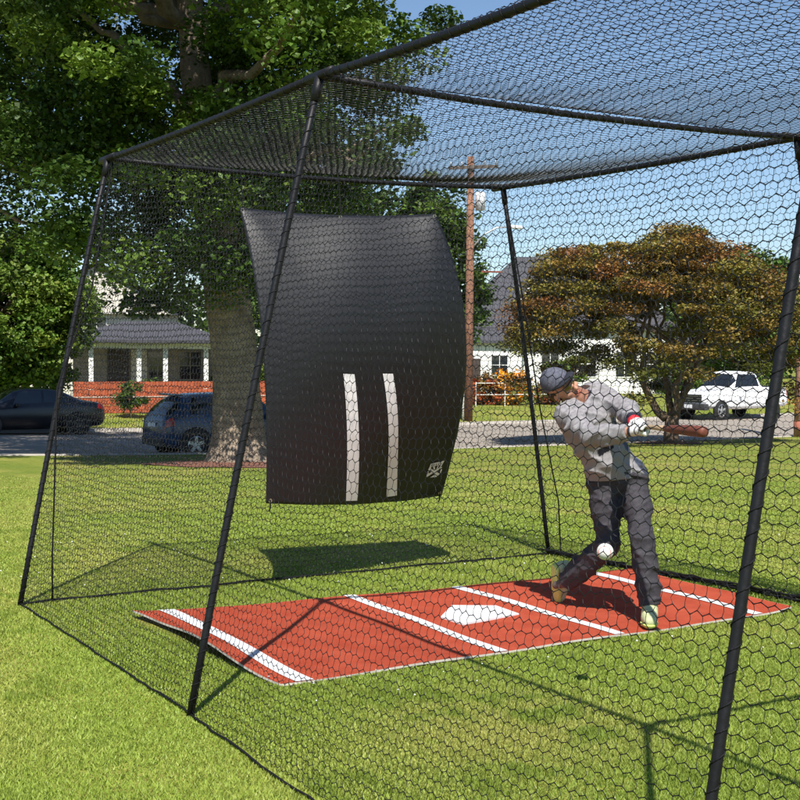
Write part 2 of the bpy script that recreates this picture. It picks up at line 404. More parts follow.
# ------------------------------------------------------------------ red turf mat with lines and plate
turf = mat('red_turf', (.43, .068, .034), rough=.95, spec=.1, scale=4.5, bump=1., bscale=240, color2=(.56, .108, .056))
trim = mat('pale_binding', (.55, .50, .45), rough=.8)
line_m = mat('white_turf', (.78, .79, .80), rough=.85, spec=.15, var=.06, scale=45, bump=.7, bscale=260)
MC = [np.array(p) for p in ((-1.80, .745), (1.97, .40), (1.87, -1.20), (-1.70, -1.105))]
def matp(u, v, off=0.):
    u = np.asarray(u, float); v = np.asarray(v, float)
    xy = ((MC[0]*(1-u[..., None])+MC[1]*u[..., None])*(1-v[..., None]) + (MC[3]*(1-u[..., None])+MC[2]*u[..., None])*v[..., None])
    e = np.exp(-u/.05); z = .016 + e*(.035*np.exp(-(v/.16)**2) + .055*np.sin(np.pi*np.clip(v, 0, 1)**1.1)**2) + .030*np.exp(-(1-u)/.05)*(.3+.7*v)
    z = z + .004*np.sin(u*21+v*3) + .003*np.sin(v*11+u*7)
    xy = xy + np.stack([.035*np.sin(v*6.0+.2)*np.exp(-u/.09), .012*np.sin(u*9)*(1-v)], -1)
    return np.concatenate([xy, (z+off)[..., None]], -1)
bmat_ = empty('batting_mat', (0, -.25, 0), 0, 'red turf batting mat with white box lines lying on the grass', 'mat')
U_, V_ = np.meshgrid(np.linspace(0, 1, 140), np.linspace(0, 1, 60), indexing='ij')
P0 = matp(U_, V_).reshape(-1, 3); P1 = matp(U_, V_, -.012).reshape(-1, 3); F0 = grid_faces(140, 60); n0 = len(P0)
unp(np_mesh('turf', np.concatenate([P0, P1]), np.concatenate([F0, F0[:, ::-1]+n0]), turf, bmat_, smooth=True), bmat_)
ij = np.arange(n0).reshape(140, 60); lp = np.concatenate([ij[:-1, 0], ij[-1, :-1], ij[::-1, -1][:-1], ij[0, ::-1][:-1]])
cen = np.array([*((MC[0]+MC[1]+MC[2]+MC[3])/4), .016])
eo = P0[lp] + (P0[lp]-cen)*.0009; ei = P1[lp] + (P1[lp]-cen)*.0009; nl = len(lp); a_ = np.arange(nl); b_ = np.roll(a_, -1)
unp(np_mesh('binding', np.concatenate([eo, ei]), np.stack([a_, b_, b_+nl, a_+nl], 1), trim, bmat_), bmat_)
def mat_quad(name, uv, nu=5, nv=60, off=.004):
    a = np.linspace(0, 1, nu); b = np.linspace(0, 1, nv); Aa, Bb = np.meshgrid(a, b, indexing='ij'); c = np.array(uv, float)
    w = [(1-Aa)*(1-Bb), Aa*(1-Bb), Aa*Bb, (1-Aa)*Bb]
    U = sum(w[k]*c[k, 0] for k in range(4)); Vv = sum(w[k]*c[k, 1] for k in range(4))
    unp(np_mesh(name, matp(U, Vv, off).reshape(-1, 3), grid_faces(nu, nv), line_m, bmat_, smooth=True), bmat_)
for ub, uf, w in ((.057, .036, .0135), (.386, .369, .0105), (.600, .602, .0105), (.909, .917, .0105)):
    mat_quad('painted_line', [(ub-w, .001), (ub+w, .001), (uf+w, .999), (uf-w, .999)])
pl = np.array([(-.185, -.485), (.275, -.435), (.298, -.165), (.06, -.012), (-.195, -.262)])
pv = [(float(x), float(y), .016+.0055) for x, y in pl]; pb = [(x, y, .012) for x, y, z in pv]
m_ = MB(); m_.add([(x, y, z+.003) for x, y, z in pv]+pb, [(0, 1, 2, 3, 4)]+[(i, (i+1) % 5, 5+(i+1) % 5, 5+i) for i in range(5)])
unp(m_.build('home_plate', line_m, bmat_), bmat_)

# ------------------------------------------------------------------ figure by signed distances
def surface_net(f, org, h):
    s = f < 0
    nx, ny, nz = f.shape
    c = [s[dx:nx-1+dx, dy:ny-1+dy, dz:nz-1+dz] for dx in (0, 1) for dy in (0, 1) for dz in (0, 1)]
    cnt = sum(q.astype(np.int8) for q in c); act = (cnt > 0) & (cnt < 8)
    idx = np.full(act.shape, -1, np.int64); ids = np.argwhere(act); idx[act] = np.arange(len(ids))
    acc = np.zeros((len(ids), 3)); num = np.zeros(len(ids))
    cor = [(dx, dy, dz) for dx in (0, 1) for dy in (0, 1) for dz in (0, 1)]
    fv = {q: f[ids[:, 0]+q[0], ids[:, 1]+q[1], ids[:, 2]+q[2]] for q in cor}
    for a in cor:
        for k in range(3):
            if a[k] == 0:
                b = list(a); b[k] = 1; b = tuple(b); fa, fb = fv[a], fv[b]; m = (fa < 0) != (fb < 0)
                t = np.where(m, fa/np.where(m, fa-fb, 1), 0); p = np.array(a, float)[None]+t[:, None]*(np.array(b)-np.array(a))[None]
                acc[m] += p[m]; num[m] += 1
    V = (ids + acc/num[:, None])*h + org
    F = []
    for k in range(3):
        sl0 = [slice(None)]*3; sl1 = [slice(None)]*3; sl0[k] = slice(0, -1); sl1[k] = slice(1, None)
        d = s[tuple(sl0)] != s[tuple(sl1)]; e = np.argwhere(d); i1, i2 = [q for q in range(3) if q != k]
        ok = (e[:, i1] > 0) & (e[:, i2] > 0) & (e[:, i1] < f.shape[i1]-1) & (e[:, i2] < f.shape[i2]-1); e = e[ok]
        def g(a, b):
            q = e.copy(); q[:, i1] -= a; q[:, i2] -= b; return idx[q[:, 0], q[:, 1], q[:, 2]]
        quad = np.stack([g(1, 1), g(0, 1), g(0, 0), g(1, 0)], 1)
        neg = s[e[:, 0], e[:, 1], e[:, 2]]
        fl = neg if k != 1 else ~neg
        quad = np.where(fl[:, None], quad, quad[:, ::-1]); F.append(quad)
    return V, np.concatenate(F)
class SDF:
    def __init__(s, lo, hi, h):
        s.h = h; s.lo = np.array(lo, float); n = np.ceil((np.array(hi)-s.lo)/h).astype(int)+1
        g = [s.lo[k]+np.arange(n[k])*h for k in range(3)]; s.X, s.Y, s.Z = np.meshgrid(*g, indexing='ij'); s.f = np.full(s.X.shape, 9.)
    def sm(s, d, k):
        if k <= 0: s.f = np.minimum(s.f, d)
        else:
            hh = np.maximum(k-np.abs(s.f-d), 0)/k; s.f = np.minimum(s.f, d) - hh*hh*k*.25
    def cap(s, a, b, ra, rb, k=.03):
        a = np.array(a, float); b = np.array(b, float); ba = b-a
        t = np.clip(((s.X-a[0])*ba[0]+(s.Y-a[1])*ba[1]+(s.Z-a[2])*ba[2])/max(ba@ba, 1e-9), 0, 1)
        s.sm(np.sqrt((s.X-a[0]-ba[0]*t)**2+(s.Y-a[1]-ba[1]*t)**2+(s.Z-a[2]-ba[2]*t)**2)-(ra+(rb-ra)*t), k)
    def chain(s, P, r, k=.03):
        for i in range(len(P)-1): s.cap(P[i], P[i+1], r[i], r[i+1], k)
    def local(s, c, fr):
        x, y, z = s.X-c[0], s.Y-c[1], s.Z-c[2]
        return [x*a[0]+y*a[1]+z*a[2] for a in fr]
    def ell(s, c, fr, rad, k=.03):
        q = s.local(c, fr); k0 = np.sqrt(sum((q[i]/rad[i])**2 for i in range(3))); k1 = np.sqrt(sum((q[i]/rad[i]**2)**2 for i in range(3)))+1e-9
        s.sm(k0*(k0-1)/k1, k)
    def cut(s, c, n):      # keep the side the normal points away from
        n = np.array(n, float); n /= np.linalg.norm(n); s.f = np.maximum(s.f, (s.X-c[0])*n[0]+(s.Y-c[1])*n[1]+(s.Z-c[2])*n[2])
    def mesh(s): return surface_net(s.f, s.lo, s.h)
def nz(v): v = np.array(v, float); return v/np.linalg.norm(v)
J = dict(pel=(0, 0, .857), wai=(-.085, -.045, .985), chest=(-.187, -.095, 1.16), neck=(-.235, -.108, 1.325), head=(-.365, -.152, 1.405),
         Rsh=(-.345, -.225, 1.245), Rel=(-.245, -.50, 1.135), Rwr=(-.05, -.655, 1.172), Lsh=(-.135, .02, 1.365), Lel=(.012, -.235, 1.285), Lwr=(.004, -.53, 1.222),
         Lha=(.002, -.60, 1.203), Rha=(.014, -.70, 1.190), Lhip=(.100, .03, .83), Rhip=(-.092, -.005, .835), Lkn=(.116, -.245, .495), Lan=(.153, -.32, .10),
         Rkn=(-.070, -.115, .435), Ran=(-.285, .175, .150))
J = {k: np.array(v, float) for k, v in J.items()}
PX, PY = .866, -.659
person = empty('person', (PX, PY, .02), -YAW, 'batter in grey jersey, dark trousers and cap, leaning back mid swing', 'person')
sh_ax = nz(J['Lsh']-J['Rsh']); to_up = nz(J['neck']-J['pel']); ch_f = nz(np.cross(to_up, sh_ax)); ch_f = ch_f if ch_f[1] < 0 else -ch_f
sh_ax = nz(np.cross(ch_f, to_up)); sh_ax = sh_ax if sh_ax @ (J['Lsh']-J['Rsh']) > 0 else -sh_ax
hp_ax = nz(J['Lhip']-J['Rhip']); hp_f = nz(np.cross((0, 0, 1), hp_ax)); hp_f = hp_f if hp_f[1] < 0 else -hp_f
h_up = nz((-.66, -.22, .67)); _f0 = np.array((.88, -.50, -.34)); h_f = nz(_f0-(_f0@h_up)*h_up); h_s = np.cross(h_up, h_f)
HF = [h_s, h_f, h_up]
def hp(a, b, c): return J['head']+h_s*a+h_f*b+h_up*c
def torso(s, g, k=.05):
    fr = [sh_ax, ch_f, to_up]
    s.ell(J['chest'], fr, (.175+g, .115+g, .17+g), k); s.ell(J['chest']+to_up*.09, fr, (.165+g, .085+g, .085+g), k)
    s.ell(J['wai'], fr, (.150+g, .105+g, .14+g), k); s.ell(J['pel'], [hp_ax, hp_f, np.array((0, 0, 1.))], (.165+g, .118+g, .12+g), k)
def arms(s, g, k=.03, hand=False):
    for q in 'RL':
        s.chain([J['neck']+(J[q+'sh']-J['neck'])*.35, J[q+'sh']], [.06+g, .064+g], .05)
        m = J[q+'sh']*.5+J[q+'el']*.5
        s.chain([J[q+'sh'], m, J[q+'el']], [.060+g, .050+g, .043+g], k)
        m = J[q+'el']*.65+J[q+'wr']*.35
        s.chain([J[q+'el'], m, J[q+'wr']], [.042+g, .043+g, .029+g], k)
def legs(s, g, k=.03):
    for q in 'RL':
        m = J[q+'hip']*.55+J[q+'kn']*.45
        s.chain([J[q+'hip'], m, J[q+'kn']], [.092+g, .076+g, .056+g], k)
        m = J[q+'kn']*.66+J[q+'an']*.34
        s.chain([J[q+'kn'], m, J[q+'an']], [.055+g, .055+g, .037+g], k)
bat_d = nz((.25, -.965, .02)); bat_s = nz(np.cross(bat_d, (0, 0, 1))); bat_u = np.cross(bat_s, bat_d)
KNOB = J['Lha']-bat_d*.055
def hand(s, q, g, h=1.):
    """palm on the near side of the handle, four fingers of unequal length curled round it, thumb across from the side"""
    c = J[q+'ha']; w = J[q+'wr']; o = nz(w-c); o = nz(o-(o@bat_d)*bat_d); t = np.cross(bat_d, o)
    pc = c + o*.026
    s.chain([w, pc], [.026+g, .027+g], .015)
    s.cap(pc-bat_d*.026, pc+bat_d*.026, .019+g, .018+g, .012)
    for i, (dx, L) in enumerate(((-.033, .9), (-.011, 1.03), (.011, 1.08), (.033, .98))):
        P = []
        for k in range(5):
            a = R(20 + 62*k*L); P.append(c + bat_d*dx + (o*math.cos(a)+t*math.sin(a))*.0275)
        s.chain(P, [.0105+g, .0100+g, .0096+g, .009+g, .008+g], .004)
    P = [pc+bat_d*.03, c+bat_d*.048+(o*math.cos(-.5)+t*math.sin(-.5))*.028, c+bat_d*.052+(o*math.cos(-1.4)+t*math.sin(-1.4))*.026, c+bat_d*.048+(o*math.cos(-2.2)+t*math.sin(-2.2))*.026]
    s.chain(P, [.014+g, .0125+g, .011+g, .0095+g], .006)
# skin: one continuous body
S = SDF((-.62, -.88, .0), (.36, .48, 1.62), .008)
torso(S, -.006); arms(S, -.004); legs(S, -.004)
S.chain([J['neck']-to_up*.03, J['neck']+h_up*.05], [.060, .056], .04)
S.ell(hp(0, -.012, .035), HF, (.076, .093, .090), .03)       # skull
S.ell(hp(0, .018, -.045), HF, (.058, .070, .072), .03)       # jaw
S.ell(hp(0, .062, -.095), HF, (.026, .024, .022), .025)      # chin
for e in (-1, 1):
    S.ell(hp(e*.040, .060, -.022), HF, (.022, .020, .018), .02)   # cheeks
    S.ell(hp(e*.078, -.010, -.012), HF, (.010, .020, .031), .008) # ears
    S.cap(hp(e*.012, .082, .026), hp(e*.045, .070, .028), .010, .009, .012)  # brow
S.cap(hp(0, .088, .012), hp(0, .107, -.026), .010, .014, .010)   # nose
S.cap(hp(-.018, .088, -.056), hp(.018, .088, -.056), .007, .007, .006); S.cap(hp(-.016, .086, -.066), hp(.016, .086, -.066), .0075, .0075, .006)
for q in 'RL': hand(S, q, 0)
for q, toe in (('L', (.135, -.385, .050)), ('R', (-.345, .235, .115))):
    S.cap(J[q+'an'], np.array(toe), .034, .026, .03)
V, F = S.mesh()
loc_ = np.stack([(V-J['head'])@h_s, (V-J['head'])@h_f, (V-J['head'])@h_up], 1)
col = np.ones((len(V), 3))
lips = (np.abs(loc_[:, 0]) < .024) & (loc_[:, 1] > .075) & (loc_[:, 2] < -.048) & (loc_[:, 2] > -.074); col[lips] = (.72, .42, .40)
stub = (loc_[:, 1] > .02) & (loc_[:, 2] < -.035) & ~lips & (loc_[:, 2] > -.14); col[stub] = (.62, .58, .58)
col[V[:, 2] < .26] = (.22, .34, .5)
skin = mat('skin', (.50, .25, .16), rough=.5, spec=.4, var=.08, scale=20, attr=True)
np_mesh('body', V, F, skin, person, True, col)
# jersey
def wrinkle(s, amp, dirs):
    for (d, fq, ph) in dirs:
        d = nz(d); q = s.X*d[0]+s.Y*d[1]+s.Z*d[2]; w = np.sin(s.X*17+ph)+np.sin(s.Z*13+ph*2)+np.sin(s.Y*15)
        s.f = s.f - amp*(1-np.abs(np.sin(q*fq*.55+w*.8)))**2.2*(.35+.65*np.sin(s.X*9+s.Z*7+ph)**2)
grey = mat('grey_jersey', (.262, .250, .262), rough=.8, spec=.2, var=.06, scale=8, bump=.25, bscale=70, attr=True)
S = SDF((-.50, -.74, .76), (.24, .22, 1.50), .007)
torso(S, .016, .06); arms(S, .011, .035)
S.chain([J['neck']-to_up*.03, J['neck']+h_up*.03], [.074, .068], .03)
wrinkle(S, .015, [((.5, .3, .8), 62, .3), ((-.6, .2, .7), 48, 1.7), ((.1, .8, .5), 55, 2.9)])
S.cut((.0, -.0, .842), (.10, .0, -1)); _c = J['neck']+h_up*.02; S.f = np.where((S.X-_c[0])**2+(S.Y-_c[1])**2+(S.Z-_c[2])**2 < .105**2, np.maximum(S.f, (S.X-_c[0])*h_up[0]+(S.Y-_c[1])*h_up[1]+(S.Z-_c[2])*h_up[2]), S.f)
inner = SDF.__new__(SDF)
for q, d in (('R', J['Rwr']-J['Rel']), ('L', J['Lwr']-J['Lel'])):
    n_ = nz(d); w = J[q+'wr']-n_*.012; near = ((S.X-w[0])**2+(S.Y-w[1])**2+(S.Z-w[2])**2) < .13**2
    cutv = (S.X-w[0])*n_[0]+(S.Y-w[1])*n_[1]+(S.Z-w[2])*n_[2]; S.f = np.where(near, np.maximum(S.f, cutv), S.f)
V, F = S.mesh()
tl = np.stack([(V-J['wai'])@sh_ax, (V-J['wai'])@ch_f, (V-J['wai'])@to_up], 1)
def near_arm(V, q, m):
    a, b = J[q+'sh'], J[q+'el']; ba = b-a; t = np.clip((V-a)@ba/(ba@ba), .05, 1); return np.linalg.norm(V-a-ba*t[:, None], axis=1) < m
col = np.ones((len(V), 3))
armm = near_arm(V, 'L', .09) | near_arm(V, 'R', .085) | (np.minimum(np.linalg.norm(V-J['Rwr'], axis=1), np.linalg.norm(V-J['Lwr'], axis=1)) < .24)
side = (tl[:, 0] > .070) & (tl[:, 0] < .150) & (tl[:, 2] < .30) & ~armm & (tl[:, 1] > -.03); col[side] = (.26, .34, .52)
patch = (np.abs(tl[:, 0]+.085) < .055) & (np.abs(tl[:, 2]-.085) < .022) & (tl[:, 1] > .03) & ~armm; col[patch] = (.05, .05, .07)
collar = np.linalg.norm(V-(J['neck']+h_up*.012), axis=1) < .082; col[collar] = (.16, .17, .24)
for q in 'L':
    n_ = nz(J[q+'wr']-J[q+'el']); d = (V-J[q+'wr'])@n_; c_ = (d > -.06) & (np.linalg.norm(V-J[q+'wr'], axis=1) < .1); col[c_] = (.10, .10, .16)
np_mesh('jersey', V, F, grey, person, True, col)
# trousers
dark = mat('charcoal_trousers', (.046, .042, .050), rough=.75, spec=.25, var=.15, scale=9, bump=.3, bscale=60)
S = SDF((-.46, -.52, .04), (.40, .42, .97), .007)
S.ell(J['pel'], [hp_ax, hp_f, np.array((0, 0, 1.))], (.178, .130, .125), .04); legs(S, .005, .04)
for q in 'RL':                                             # loose cut below the knee
    m = J[q+'kn']*.3+J[q+'an']*.7; n_ = nz(J[q+'an']-J[q+'kn'])
    S.chain([J[q+'kn'], m, J[q+'an']-n_*.01], [.063, .063, .060], .03)
wrinkle(S, .011, [((.4, .2, .9), 58, .8), ((-.5, .3, .8), 66, 2.2), ((.2, -.6, .7), 40, 4.1)])
S.cut(J['pel']+np.array((0, 0, .085)), (-.15, 0, 1))
for q in 'RL':
    n_ = nz(J[q+'an']-J[q+'kn']); w = J[q+'an']-n_*(-.0); near = ((S.X-w[0])**2+(S.Y-w[1])**2+(S.Z-w[2])**2) < .16**2
    S.f = np.where(near, np.maximum(S.f, (S.X-w[0])*n_[0]+(S.Y-w[1])*n_[1]+(S.Z-w[2])*n_[2]), S.f)
V, F = S.mesh(); np_mesh('trousers', V, F, dark, person, True)
# shoes
lime = mat('lime_mesh', (.50, .54, .30), rough=.6, var=.12, scale=40, bump=.4, bscale=120)
sole_m = mat('pale_lime_sole', (.56, .66, .18), rough=.5)
greyp = mat('grey_overlay', (.32, .33, .30), rough=.6)
def shoe(fr, ank, heel, toe):
    fx, fs, fu = fr                                        # toe direction, side, up out of the shoe
    def at(a, b, c): return heel+fx*a+fs*b+fu*c
    L = .285
    S = SDF(np.minimum(heel, toe)-.17, np.maximum(heel, toe)+.17, .006)
    S.chain([at(.045, 0, .055), at(.12, 0, .055), at(.19, 0, .048), at(.24, .004, .040)], [.042, .044, .045, .038], .02)
    S.chain([at(.05, 0, .06), at(.045, 0, .105)], [.040, .042], .03)
    S.chain([at(.11, 0, .07), at(.06, 0, .10)], [.036, .040], .03)
    S.cut(at(0, 0, .024), -fu); S.cut(at(.04, 0, .112), fu)
    V, F = S.mesh(); o = np_mesh('shoe', V, F, lime, person, True)
    S = SDF(np.minimum(heel, toe)-.17, np.maximum(heel, toe)+.17, .006)
    S.chain([at(.045, 0, .03), at(.12, 0, .03), at(.19, 0, .03), at(.245, .004, .034)], [.046, .044, .050, .043], .02)
    S.cut(at(0, 0, .002), -fu); S.cut(at(0, 0, .027), fu)
    V, F = S.mesh(); np_mesh('sole', V, F, sole_m, o, True)
    m = MB()
    for k in range(4):
        a = .125+.024*k; z = .106-.012*k
        m.tube([at(a, -.030, z-.022), at(a, -.012, z-.004), at(a, .012, z-.004), at(a, .030, z-.022)], .0035, 5)
    m.build('lace', greyp, o, True)
fx = nz((-.22, -.97, .0)); fu = np.array((0, 0, 1.)); shoe((fx, np.cross(fu, fx), fu), J['Lan'], J['Lan']+np.array((.012, .055, -.098)), J['Lan']+np.array((-.05, -.22, -.07)))
hl = J['Ran']+np.array((-.085, .075, .065)); te = np.array((-.372, .30, -.008)); fx = nz((.10, .30, -.95)); sd_ = nz(np.cross(fx, (1, .35, .1))); fu = np.cross(sd_, fx); fu = fu if fu[0] > 0 else -fu
hl = np.array((-.372, .215, .255)); shoe((fx, sd_, fu), J['Ran'], hl, te)
# gloves, wristband
glove = mat('white_glove', (.72, .71, .70), rough=.6, var=.12, scale=26, attr=True)
for q in 'LR':
    c = J[q+'ha']; lo = np.minimum(c, J[q+'wr'])-.09; hi = np.maximum(c, J[q+'wr'])+.09
    S = SDF(lo, hi, .0035); hand(S, q, .0025); n_ = nz(J[q+'wr']-c); S.cut(J[q+'wr']+n_*.012, n_)
    V, F = S.mesh(); col = np.ones((len(V), 3)); dwr = (J[q+'wr']-V)@n_; col[dwr < .018] = (.05, .05, .06)
    kn_ = (np.sin(((V-c)@bat_d)*140) > .75) & (dwr > .04); col[kn_] = (.12, .12, .13)
    np_mesh('glove', V, F, glove, person, True, col)
red = mat('red_cloth', (.60, .03, .04), rough=.8, var=.1)
n_ = nz(J['Lwr']-J['Lel']); MB().tube([J['Lwr']-n_*.022, J['Lwr']-n_*.012, J['Lwr']+n_*.012, J['Lwr']+n_*.022], [.036, .041, .040, .035], 16).build('wristband', red, person, True)
# cap
navy = mat('slate_cap', (.105, .11, .145), rough=.8, spec=.2, var=.12, scale=30, bump=.3, bscale=90)
S = SDF(J['head']-.24, J['head']+.24, .006)
S.ell(hp(0, -.014, .052), HF, (.088, .105, .106), .0); S.cut(hp(0, 0, .056), -h_up+h_f*.16)
V, F = S.mesh(); o = np_mesh('cap', V, F, navy, person, True)
a = np.linspace(-1, 1, 15); b = np.linspace(0, 1, 7); bv = []
for i in a:
    for j in b:
        wd = .078; x = wd*math.sin(i*1.35); yb = -.010+.104*math.cos(i*1.35)
        ln = .074*math.sqrt(max(0, 1-abs(i)**2.4)); bv.append(hp(x, yb-.008+ln*j, .070+.008*j-.010*j*j-.016*(abs(i)**2)))
bv = np.array(bv); Fb = grid_faces(15, 7)
o2 = np_mesh('visor', np.concatenate([bv, bv-h_up*.004]), np.concatenate([Fb, Fb[:, ::-1]+len(bv)]), mat('dark_visor', (.03, .032, .045), rough=.7), o, True)
MB().lathe([(.0, .006), (.006, .004), (.008, 0)], hp(0, -.014, .158), 'Z', 10).build('button', navy, o, True)
# sport glasses
lens = mat('amber_lens', (.16, .11, .02), rough=.08, spec=.8)
m = MB()
for e in (-1, 1):
    pts = [hp(e*(.009+.046*t), .098-.030*t*t, .010+.002*t) for t in np.linspace(0, 1, 6)]
    for k in range(5):
        p, q2 = pts[k], pts[k+1]; hh = .0135-.0018*k
        m.add([p+h_up*hh, q2+h_up*hh, q2-h_up*hh, p-h_up*hh], [(0, 1, 2, 3)]); 
g = m.build('glasses', lens, person, False)
m = MB(); m.tube([hp(e, b_, .029) for e, b_ in ((-.085, .0), (-.066, .072), (-.03, .098), (0, .103), (.03, .098), (.066, .072), (.085, .0))], .0035, 6); m.build('glasses_frame', mat('black_plastic', (.02, .02, .02), rough=.3), g, True)
hair = mat('dark_hair', (.03, .02, .014), rough=.6)
S = SDF(J['head']-.2, J['head']+.2, .006); S.ell(hp(0, -.026, .015), HF, (.083, .092, .085), 0); S.cut(hp(0, 0, .036), h_up); S.cut(hp(0, .006, 0), h_f); S.cut(hp(0, 0, -.062), -h_up-h_f*.4)
V, F = S.mesh(); np_mesh('hair', V, F, hair, person, True)

# bat and ball
def w_of(p): return Matrix.Translation((PX, PY, .02)) @ Matrix.Rotation(-YAW, 4, 'Z') @ Vector(p)
k0 = w_of(KNOB); k1 = w_of(KNOB+bat_d*.86); bd = (k1-k0).normalized()
bat = empty('baseball_bat', k0, 0, 'wooden baseball bat with reddish brown barrel gripped by the batter', 'bat')
tan_w = mat('pale_wood_grip', (.42, .30, .18), rough=.5); red_w = mat('reddish_barrel', (.16, .050, .032), rough=.5, spec=.35, var=.2, scale=9)
def bt(prof, name, m_):
    MB().tube([bd*x for x, r in prof], [r for x, r in prof], 18).build(name, m_, bat, True)
bt([(-.006, .012), (-.002, .022), (.010, .024), (.018, .020), (.026, .013)], 'knob', tan_w)
bt([(.026, .0125), (.15, .0122), (.30, .0135), (.42, .017)], 'handle', tan_w)
bt([(.42, .0172), (.50, .021), (.60, .0265), (.70, .0292), (.82, .0300), (.853, .028), (.862, .02), (.864, .004)], 'barrel', red_w)
ball_c = Vector((-.588, -2.19, .727))
leather = mat('white_leather', (.80, .78, .72), rough=.5, var=.05, scale=30)
def ballmesh(r):
    me = bpy.data.meshes.new('baseball'); bm = bmesh.new(); bmesh.ops.create_uvsphere(bm, u_segments=32, v_segments=20, radius=r); bm.to_mesh(me); bm.free()
    me.polygons.foreach_set('use_smooth', [True]*len(me.polygons)); return me
bm_ = ballmesh(.0385); bm_.materials.append(leather); ball = bpy.data.objects.new('baseball', bm_); COL.objects.link(ball); ball.location = ball_c
tag(ball, 'white baseball in mid air before the batter', 'ball')
pts = []
for k in range(61):
    t = k/60*2*math.pi; x = math.cos(t)+.35*math.cos(3*t)*.9; y = math.sin(t)-.35*math.sin(3*t)*.9; z_ = .75*math.sin(2*t)
    pts.append(Vector((x, y, z_)).normalized()*.0387)
MB().tube(pts, .0012, 5).build('seam', red, ball, True)

# ------------------------------------------------------------------ foliage
def leaves(name, C, size, m, parent, cols, up=.35, seed=0, droop=0.):
    r2 = np.random.default_rng(seed); n = len(C)
    d = r2.normal(size=(n, 3)); d[:, 2] = d[:, 2]*.55-droop; d /= np.linalg.norm(d, axis=1)[:, None]
    nn = r2.normal(size=(n, 3)); nn[:, 2] += up*3; nn -= d*(nn*d).sum(1)[:, None]; nn /= np.linalg.norm(nn, axis=1)[:, None]
    s = np.cross(d, nn); L = (size*r2.uniform(.6, 1.3, n))[:, None]
    w = L*r2.uniform(.55, .8, (n, 1))*.5; fold = r2.uniform(.05, .3, (n, 1))*L
    a = C-d*L*.5; b = C+s*w+nn*fold*.5-d*L*.05; c = C+d*L*.5; e = C-s*w+nn*fold*.5-d*L*.05
    V = np.stack([a, b, c, e], 1).reshape(-1, 3); k = np.arange(n)*4
    F = np.concatenate([np.stack([k, k+1, k+2], 1), np.stack([k, k+2, k+3], 1)])
    col = np.repeat(cols, 4, axis=0)
    return np_mesh(name, V, F, m, parent, False, col)
leaf_m = mat('leaf', (.9, .9, .9), rough=.5, spec=.3, var=.1, scale=1.5, attr=True, trans=.22)
bark = mat('bark', (.15, .115, .085), rough=.95, spec=.15, var=.35, scale=4, bump=1., bscale=14, color2=(.33, .265, .20))
for n_ in bark.node_tree.nodes:
    if n_.type == 'BUMP': n_.inputs['Distance'].default_value = .05
def palette(n, cs, seed):
    r2 = np.random.default_rng(seed); cs = np.array(cs); a = cs[r2.integers(0, len(cs), n)]; return a*r2.uniform(.7, 1.3, (n, 1))
def palette_clump(n, per, cs, seed, j=.10):
    r3 = np.random.default_rng(seed); cs = np.array(cs); a = cs[r3.integers(0, len(cs), n)]*r3.uniform(.75, 1.25, (n, 1))
    return np.repeat(a, per, 0)*r3.uniform(1-j*1.6, 1+j*1.6, (n*per, 1))*r3.uniform(1-j, 1+j, (n*per, 3))
def clump_points(cent, rad, per, seed, flat=.75):
    r2 = np.random.default_rng(seed); n = len(cent); q = r2.normal(size=(n, per, 3)); q /= np.linalg.norm(q, axis=2)[..., None]
    q *= r2.random((n, per, 1))**.45; q[..., 2] *= flat
    return (cent[:, None]+q*np.asarray(rad).reshape(-1, 1, 1)).reshape(-1, 3)
def limb(m, a, b, r0, r1, seed, n=7, wob_=.06, sag=.0):
    rd = random.Random(seed); a = Vector(a); b = Vector(b); L = (b-a).length; P = []; Rr = []
    for i in range(n):
        t = i/(n-1); p = a.lerp(b, t)
        if 0 < i < n-1: p += Vector((rd.uniform(-1, 1), rd.uniform(-1, 1), rd.uniform(-1, 1)))*wob_*L*.5
        p.z += sag*L*t*(1-t); P.append(p); Rr.append(r0+(r1-r0)*t)
    m.tube(P, Rr, 8); return P
def tree(name, base, height, crown_c, crown_r, label, cs, nclump=120, per=110, leaf=.2, clump_r=.7, trunk_r=.2, group=None, seed=0, lean=(0, 0), shell=.45, flat=.75, nl=12, cat='tree', trunk_mat=None):
    t = empty(name, base, 0, label, cat, group); r2 = np.random.default_rng(seed)
    q = r2.normal(size=(nclump, 3)); q /= np.linalg.norm(q, axis=1)[:, None]; q *= (shell+(1-shell)*r2.random((nclump, 1)))**.7
    cen = np.array(crown_c)+q*np.array(crown_r)*(1-.0); cen += r2.normal(0, .12, cen.shape)*np.array(crown_r)*.5
    m = MB(); fork = Vector((lean[0]*.5, lean[1]*.5, height*.35))
    limb(m, (0, 0, -.1), fork, trunk_r*1.15, trunk_r*.8, seed, 6, .03); top = Vector(crown_c)+Vector((0, 0, crown_r[2]*.5)); limb(m, fork, top, trunk_r*.8, trunk_r*.2, seed+1, 8, .07)
    for k in range(nl):
        c = cen[r2.integers(0, nclump)]; st = fork.lerp(top, r2.random()*.6); limb(m, st, c, trunk_r*.33, .02, seed+10+k, 7, .12, .15)
    m.build('trunk', trunk_mat or bark, t, True)
    P = clump_points(cen, clump_r*r2.uniform(.6, 1.25, nclump), per, seed+3, flat)
    leaves('crown', P, leaf, leaf_m, t, palette_clump(nclump, per, cs, seed+4, .12), seed=seed+5)
    return t
GREEN = [(.062, .115, .017), (.078, .14, .020), (.05, .095, .016), (.10, .165, .026)]
BRIGHT = [(.145, .225, .030), (.11, .19, .025), (.18, .26, .038), (.085, .155, .022)]
DARKG = [(.035, .065, .016), (.045, .08, .02), (.03, .055, .014)]

